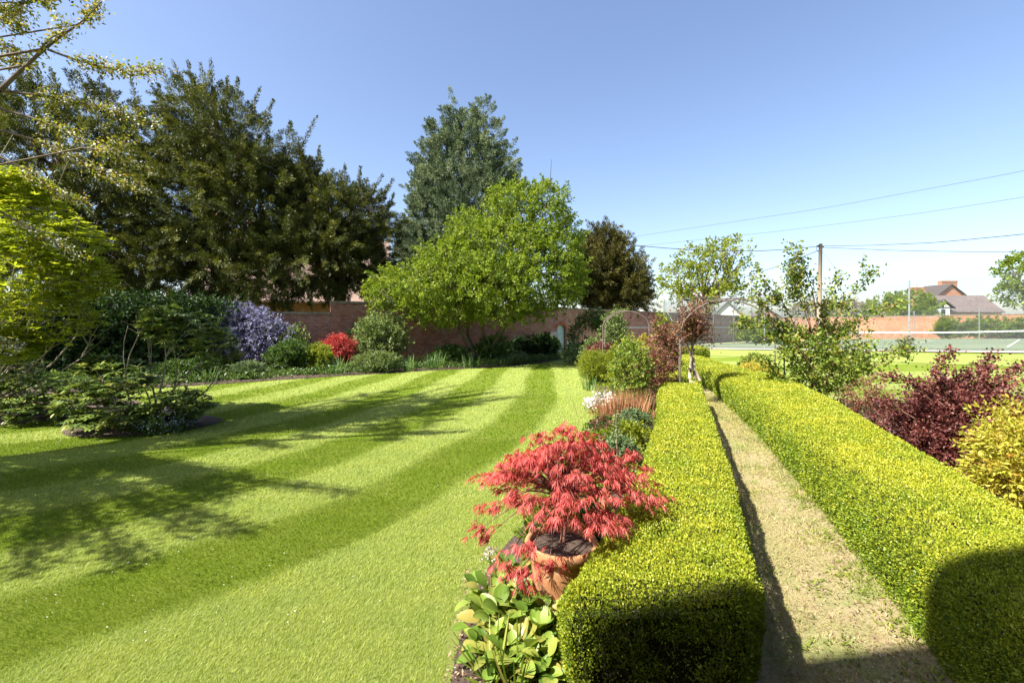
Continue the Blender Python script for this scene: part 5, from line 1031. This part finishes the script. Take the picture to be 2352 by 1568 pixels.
# ------------------------------------------------------------------ left side: wall border planting
left = [
 ('ceanothus', 'violet blue flowering ceanothus spilling over the lower wall', 'shrub', -13.6, 22.4, 6.2, 3.0, M_BLUE, .075, .06, dict(dens=1.9, depth=1.9, zb=.28, droop=.35, n=14, plen=.3, spread=.16, up=0)),
 ('wall_shrub', 'tall yellow green shrub right of the ceanothus', 'shrub', -10.9, 22.6, 1.6, 2.2, M_CREAM, .09, .07, dict(dens=1.0)),
 ('wall_shrub', 'dark green mound at the foot of the yellow green shrub', 'shrub', -10.0, 20.3, 2.6, 1.35, M_MID, .09, .055, dict(dens=1.6)),
 ('wall_shrub', 'bright green mound in front of the red maple bush', 'shrub', -8.9, 20.8, 1.8, 1.25, M_LIME, .08, .05, dict(dens=1.5)),
 ('red_maple_bush', 'small crimson maple bush against the wall', 'shrub', -8.5, 22.3, 1.55, 1.55, M_RED, .08, .035, dict(dens=1.6, zb=.3, stem=TWIGR)),
 ('wall_shrub', 'dark creeper patch on the wall above the red maple bush', 'shrub', -8.3, 24.6, 1.7, 2.2, M_DARK, .09, .07, dict(dens=1.0, depth=.7)),
 ('viburnum', 'rounded pale green shrub standing alone in front of the wall', 'shrub', -6.6, 22.8, 2.75, 2.5, M_CREAM, .10, .075, dict(dens=1.3, zb=.28, nst=10, rst=.02)),
 ('low_shrub', 'pale yellow green low mound at the foot of the rounded shrub', 'shrub', -6.5, 20.9, 2.4, .85, M_CREAM, .07, .05, dict(dens=1.4)),
 ('low_shrub', 'deep green low plant left of the dark mound by the lawn', 'shrub', -12.3, 17.6, 2.2, .8, M_MID, .08, .045, dict(dens=1.6)),
 ('low_shrub', 'blue green low plant between the dark mound and the lawn', 'shrub', -10.7, 18.5, 1.8, .7, M_GREY, .07, .035, dict(dens=1.4)),
 ('low_shrub', 'leafy green plants under the big green tree, left part', 'shrub', -3.0, 24.2, 2.4, 1.0, M_MID, .09, .05, dict(dens=1.4)),
 ('low_shrub', 'leafy green plants around the trunks of the big green tree', 'shrub', -1.2, 25.6, 2.2, 1.5, M_MID, .10, .07, dict(dens=1.5)),
 ('low_shrub', 'blue green low plants right of the green tree trunks', 'shrub', .2, 25.6, 1.6, .7, M_GREY, .08, .05, dict(dens=1.2)),
 ('dark_shrub', 'dark glossy shrub against the wall, first right of the green tree', 'shrub', .7, 29.2, 2.0, 1.35, M_DARK, .12, .08, dict(dens=1.7)),
 ('dark_shrub', 'dark glossy shrub against the wall, next to the round bush by the door', 'shrub', 2.0, 29.8, 1.9, 1.5, M_DARK, .12, .08, dict(dens=1.7)),
 ('round_bush', 'round clipped dark bush left of the blue door', 'shrub', 2.5, 31.2, 1.7, 1.6, M_MID, .09, .05, dict(dens=3.0, zb=0, n=2, plen=.1)),
]
for (nm, lab, cat, X, Y, w_, h_, m_, L, W_, kw) in left: gplant(nm, lab, cat, X, Y, w_, h_, m_, L, W_, **kw)
for k, (X, Y, n_, h_) in enumerate(((-7.8, 19.9, 34, .9), (-5.0, 21.6, 40, .8), (-4.0, 22.6, 40, .9), (-2.2, 23.2, 36, .8), (-11.6, 16.9, 22, .8), (-.6, 24.3, 26, .7))):
    sword('iris', ['pale iris leaves in front of the crimson maple bush', 'iris leaves right of the rounded pale shrub', 'iris leaves left of the green tree, middle clump', 'iris leaves just left of the green tree trunks', 'iris leaves beside the lawn near the rhododendron', 'iris leaves right below the green tree trunks'][k], 0, 0, n_, h_, .045, M_IRIS, .9, .3, 'iris clumps', np.array([X, Y, 0.]))
# ivy over the left wall
t = thing('ivy', 'dark ivy covering the wall at the far left', 'ivy', (-19, 19.5, 0)); lb = []
for k in range(26):
    f = k % 13 / 12; q = np.array((-23.3, 17.3)) * (1 - f) + np.array((-14.2, 22.3)) * f; z_ = .9 if k < 13 else 2.55; lb.append((np.array([q[0] + .1, q[1] - .2, z_]), np.array([.95, .85, .95])))
lm = LM(); sprays(lm, lb, 4200, .45, .22, 14, .14, .11, up=.1, droop=.1, inner=.5, clump=.5); lm.build('foliage', M_DARK, t)
mb = MB()
for k in range(10): f = k / 9; q = np.array((-23.3, 17.3)) * (1 - f) + np.array((-14.2, 22.3)) * f; mb.tube(curve_pts((q[0], q[1] - .2, 0), (q[0] + rng.normal() * .4, q[1] - .1, 3), .05), .03, 5)
mb.build('stem', BARK, t)
# whorled rhododendron leaves
def whorls(t, pts, L, W, mat, per=9, name='foliage', droop=.15):
    V, R_ = [], []
    for p in pts:
        a0_ = rng.uniform(0, 6.28); el0 = rng.uniform(-.05, .6) - droop; rb = rng.uniform()
        tilt = rng.normal(size=3) * .25
        for i in range(per):
            a = a0_ + i * 2 * math.pi / per + rng.normal() * .1; el = el0 + rng.normal() * .15; d = np.array([math.cos(a) * math.cos(el), math.sin(a) * math.cos(el), math.sin(el)]) + tilt
            big_leaf(V, R_, np.array(p), d, np.array([0, 0, 1.]), L * rng.uniform(.75, 1.15), W, rb * .6 + rng.uniform() * .4, [.15, .7, 1, .95, .1], .15, .18, 3)
    npmesh(name, np.array(V), 4, np.array(R_), mat, t)
def rhodo(label, X, Y, lobes, nw, L=.12, mat=M_RHO, name='rhododendron', nst=16, rs=.022, cat='shrub', per=9):
    g = np.array([X, Y, 0.]); t = thing(name, label, cat, g); mb = MB(); pts = []
    for k in range(nw):
        c, r = lobes[rng.integers(len(lobes))]; pts.append(c + r * rdir(1)[0] * rng.uniform(.65, 1.05))
    for k in range(nst):
        c, r = lobes[k % len(lobes)]; e = c + r * rdir(1)[0] * .6; q = curve_pts(g + rng.normal(size=3) * [.15, .15, 0], e, .12, 7); mb.tube(q, [rs * (1.1 - .13 * i) for i in range(7)], 6, False)
        for _ in range(4): a = q[rng.integers(3, 6)]; mb.tube(curve_pts(a, a + (e - g) * .25 + rng.normal(size=3) * .25, .1, 4), [rs * .4, rs * .35, rs * .3, rs * .2], 4, False)
    mb.build('stem', plain_mat('grey branch', (.22, .18, .14), (.38, .33, .27), 16, .9), t, smooth_=True); whorls(t, [p for p in pts if p[2] > .1], L, L * .34, mat, per); return t
k9 = lambda x, y, rx, ry, d, rz: lob(x, y, d, rx, ry, rz)
rt = rhodo('sprawling rhododendron with bare grey branches in the island bed on the lawn', -7.9, 9.8, [k9(430, 760, 85, 50, 9.8, .7), k9(490, 800, 55, 50, 9.8, .6), k9(370, 740, 40, 40, 9.8, .4), k9(250, 870, 95, 50, 9.4, .8), k9(330, 910, 110, 45, 9.4, .9), k9(210, 920, 65, 50, 9.3, .6), k9(420, 930, 60, 35, 9.4, .6), k9(280, 960, 110, 25, 9.0, .6), k9(240, 840, 50, 25, 9.6, .4)], 1150, .15)
flowers(rt, [P(x, y, 8.9) + rng.normal(size=3) * .04 for x, y in ((282, 1003), (270, 1000), (295, 1005), (265, 945), (275, 948), (285, 942), (382, 945), (388, 940)) for _ in range(8)], .03, M_PINKW, 5, 'flower_truss', .03, .2)
rhodo('smaller dark rhododendron at the left edge of the picture', -11.3, 11.0, [k9(60, 900, 95, 50, 10.2, .9), k9(10, 850, 60, 50, 10.4, .8), k9(100, 940, 60, 35, 10.0, .7), k9(-60, 920, 80, 70, 10.4, 1)], 700, .14)
rhodo('tall yellow green young leaved shrub filling the left edge under the cherry boughs', -12.6, 10.4, [k9(40, 500, 110, 80, 9.6, 1), k9(120, 560, 100, 75, 9.6, 1), k9(60, 640, 140, 85, 9.6, 1.2), k9(170, 640, 75, 60, 9.6, .8), k9(90, 730, 120, 60, 9.6, 1), k9(-60, 600, 130, 170, 9.8, 1.4), k9(20, 790, 60, 40, 9.4, .6), k9(30, 430, 70, 40, 9.6, .7)], 3700, .115, M_YELM, 'magnolia', 18, .022, per=8)
# forget-me-nots
t, g, lobes, wx, h = gplant('forget_me_nots', 'patch of pale blue forget-me-nots under the sprawling rhododendron', 'flowers', -7.0, 9.0, 1.2, .3, M_MID, .04, .025, dens=1.0); flowers(t, on_lobes(lobes, 260, 1.1, True), .022, M_FMN, 4, 'flower', .03, .3)
# ------------------------------------------------------------------ cherry over the left edge
tb = np.array([-10.6, 5.6, 0.]); tc = thing('cherry_tree', 'white blossoming cherry reaching in from the upper left corner, casting dappled shade on the lawn', 'tree', tb)
mb = MB(); lf = LM(); bl = LM(); fk = tb + [0.1, .1, 2.6]; mb.tube([tb, tb + [.03, 0, 1.3], fk], [.3, .22, .2], 10)
def bough(pts, r, nleaf, nbl, sp=.07, L=.065):
    q = smooth_pl([np.array(p, float) for p in pts], 12, 1); mb.tube(list(q), [r * (1 - .85 * i / 11) for i in range(12)], 6, False)
    leaf_path(lf, q, nleaf, L, L * .42, sp, .45, t0=.25); leaf_path(bl, q, nbl, .034, .03, sp * .9, .2, t0=.25); return q
vis = [([(0, 208), (60, 150), (130, 90), (190, 50), (232, 5)], .035, 60, 30), ([(105, 112), (150, 130), (210, 148), (280, 162), (340, 168), (375, 152)], .018, 330, 260), ([(60, 150), (85, 125), (110, 90), (160, 68), (125, 35)], .014, 120, 50), ([(190, 55), (215, 20), (225, -10)], .012, 160, 70),
       ([(0, 208), (110, 222), (230, 245), (320, 270), (385, 290)], .022, 300, 420), ([(0, 250), (90, 275), (190, 320), (300, 370), (360, 400)], .02, 280, 460), ([(0, 300), (80, 320), (150, 350), (260, 410), (340, 435)], .02, 260, 420), ([(-20, 20), (20, 25), (60, 30)], .012, 130, 40), ([(-20, 40), (20, 50), (65, 68)], .012, 150, 60),
       ([(-20, 90), (20, 110), (60, 145), (75, 160)], .014, 160, 70), ([(-20, 130), (30, 145), (80, 150)], .014, 130, 80), ([(70, -10), (90, 0), (110, 0)], .01, 60, 20), ([(0, 360), (60, 390), (130, 440), (200, 470)], .02, 220, 320), ([(-10, 480), (60, 520), (140, 560), (190, 600)], .018, 120, 260), ([(190, 340), (240, 345), (300, 325)], .012, 140, 180), ([(-10, 780), (20, 792), (40, 795)], .012, 40, 140)]
for pts, r, a, b in vis:
    dd = rng.uniform(6.6, 7.6); q = bough([P(x, y, dd - .3 + x / 1200) for x, y in pts], r, int(a * 2.0), int(b * .5), .06)
    s = q[0]; mid_ = np.array([s[0] - 1.6, s[1] - .3, s[2] - .5]); mb.tube([fk + [0, 0, rng.uniform(0, 1.2)], fk * .4 + mid_ * .6, mid_, s], [.05, .035, r * 1.1, r], 6, False)
mb.tube([fk, fk + [.1, .3, 2.2], fk + [-.1, 1.0, 4.5]], [.2, .15, .08], 8)
def occl(e): return (abs(e[0]) < 1.13 * e[1] + .35) and (CH + .72 * e[1] + .55 > e[2]) and (e[2] > .5)
for k in range(44):
    if k < 14: c_, r_ = np.array([-9.7, 4.1, 5.4]), np.array([3.4, 3.2, 1.8])
    else: c_, r_ = np.array([-9.8, 9.5, 10.9]), np.array([2.7, 3.6, 1.3])
    for _ in range(30):
        e = c_ + r_ * rdir(1)[0] * rng.uniform(.55, 1)
        if not occl(e): break
    else: continue
    s = fk + np.array([0, .2, rng.uniform(0, 4 if k >= 14 else 1.8)]); m_ = s * .5 + e * .5 + np.array([0, 0, .5])
    if occl(m_) : m_ = m_ + np.array([-1.5, -.8, 0])
    q = bough([s, m_, e], .05, 620, 40, .085, .11)
    for _ in range(2):
        a = q[rng.integers(5, 10)]; e2 = a + rng.normal(size=3) * [1.0, 1.0, .35]
        if not occl(e2): bough([a, (a + e2) / 2, e2], .015, 260, 20, .08, .11)
for (x, y, z) in ((-6.1, 2.2, 4.0), (-6.9, 2.1, 4.0), (-6.5, 2.25, 5.5), (-7.0, 2.8, 7.0), (-6.4, 2.6, 4.6), (-8.4, 2.6, 4.4), (-7.6, 2.3, 4.7), (-9.2, 2.4, 4.0)): bough([fk + [0, 0, .5], fk * .5 + np.array([x, y, z]) * .5 + [0, 0, .7], (x, y, z)], .04, 1150, 60, .085, .10)
mb.build('trunk', BARK, tc, smooth_=True); lf.build('crown', M_CHER, tc); bl.build('blossom', M_WHT, tc)
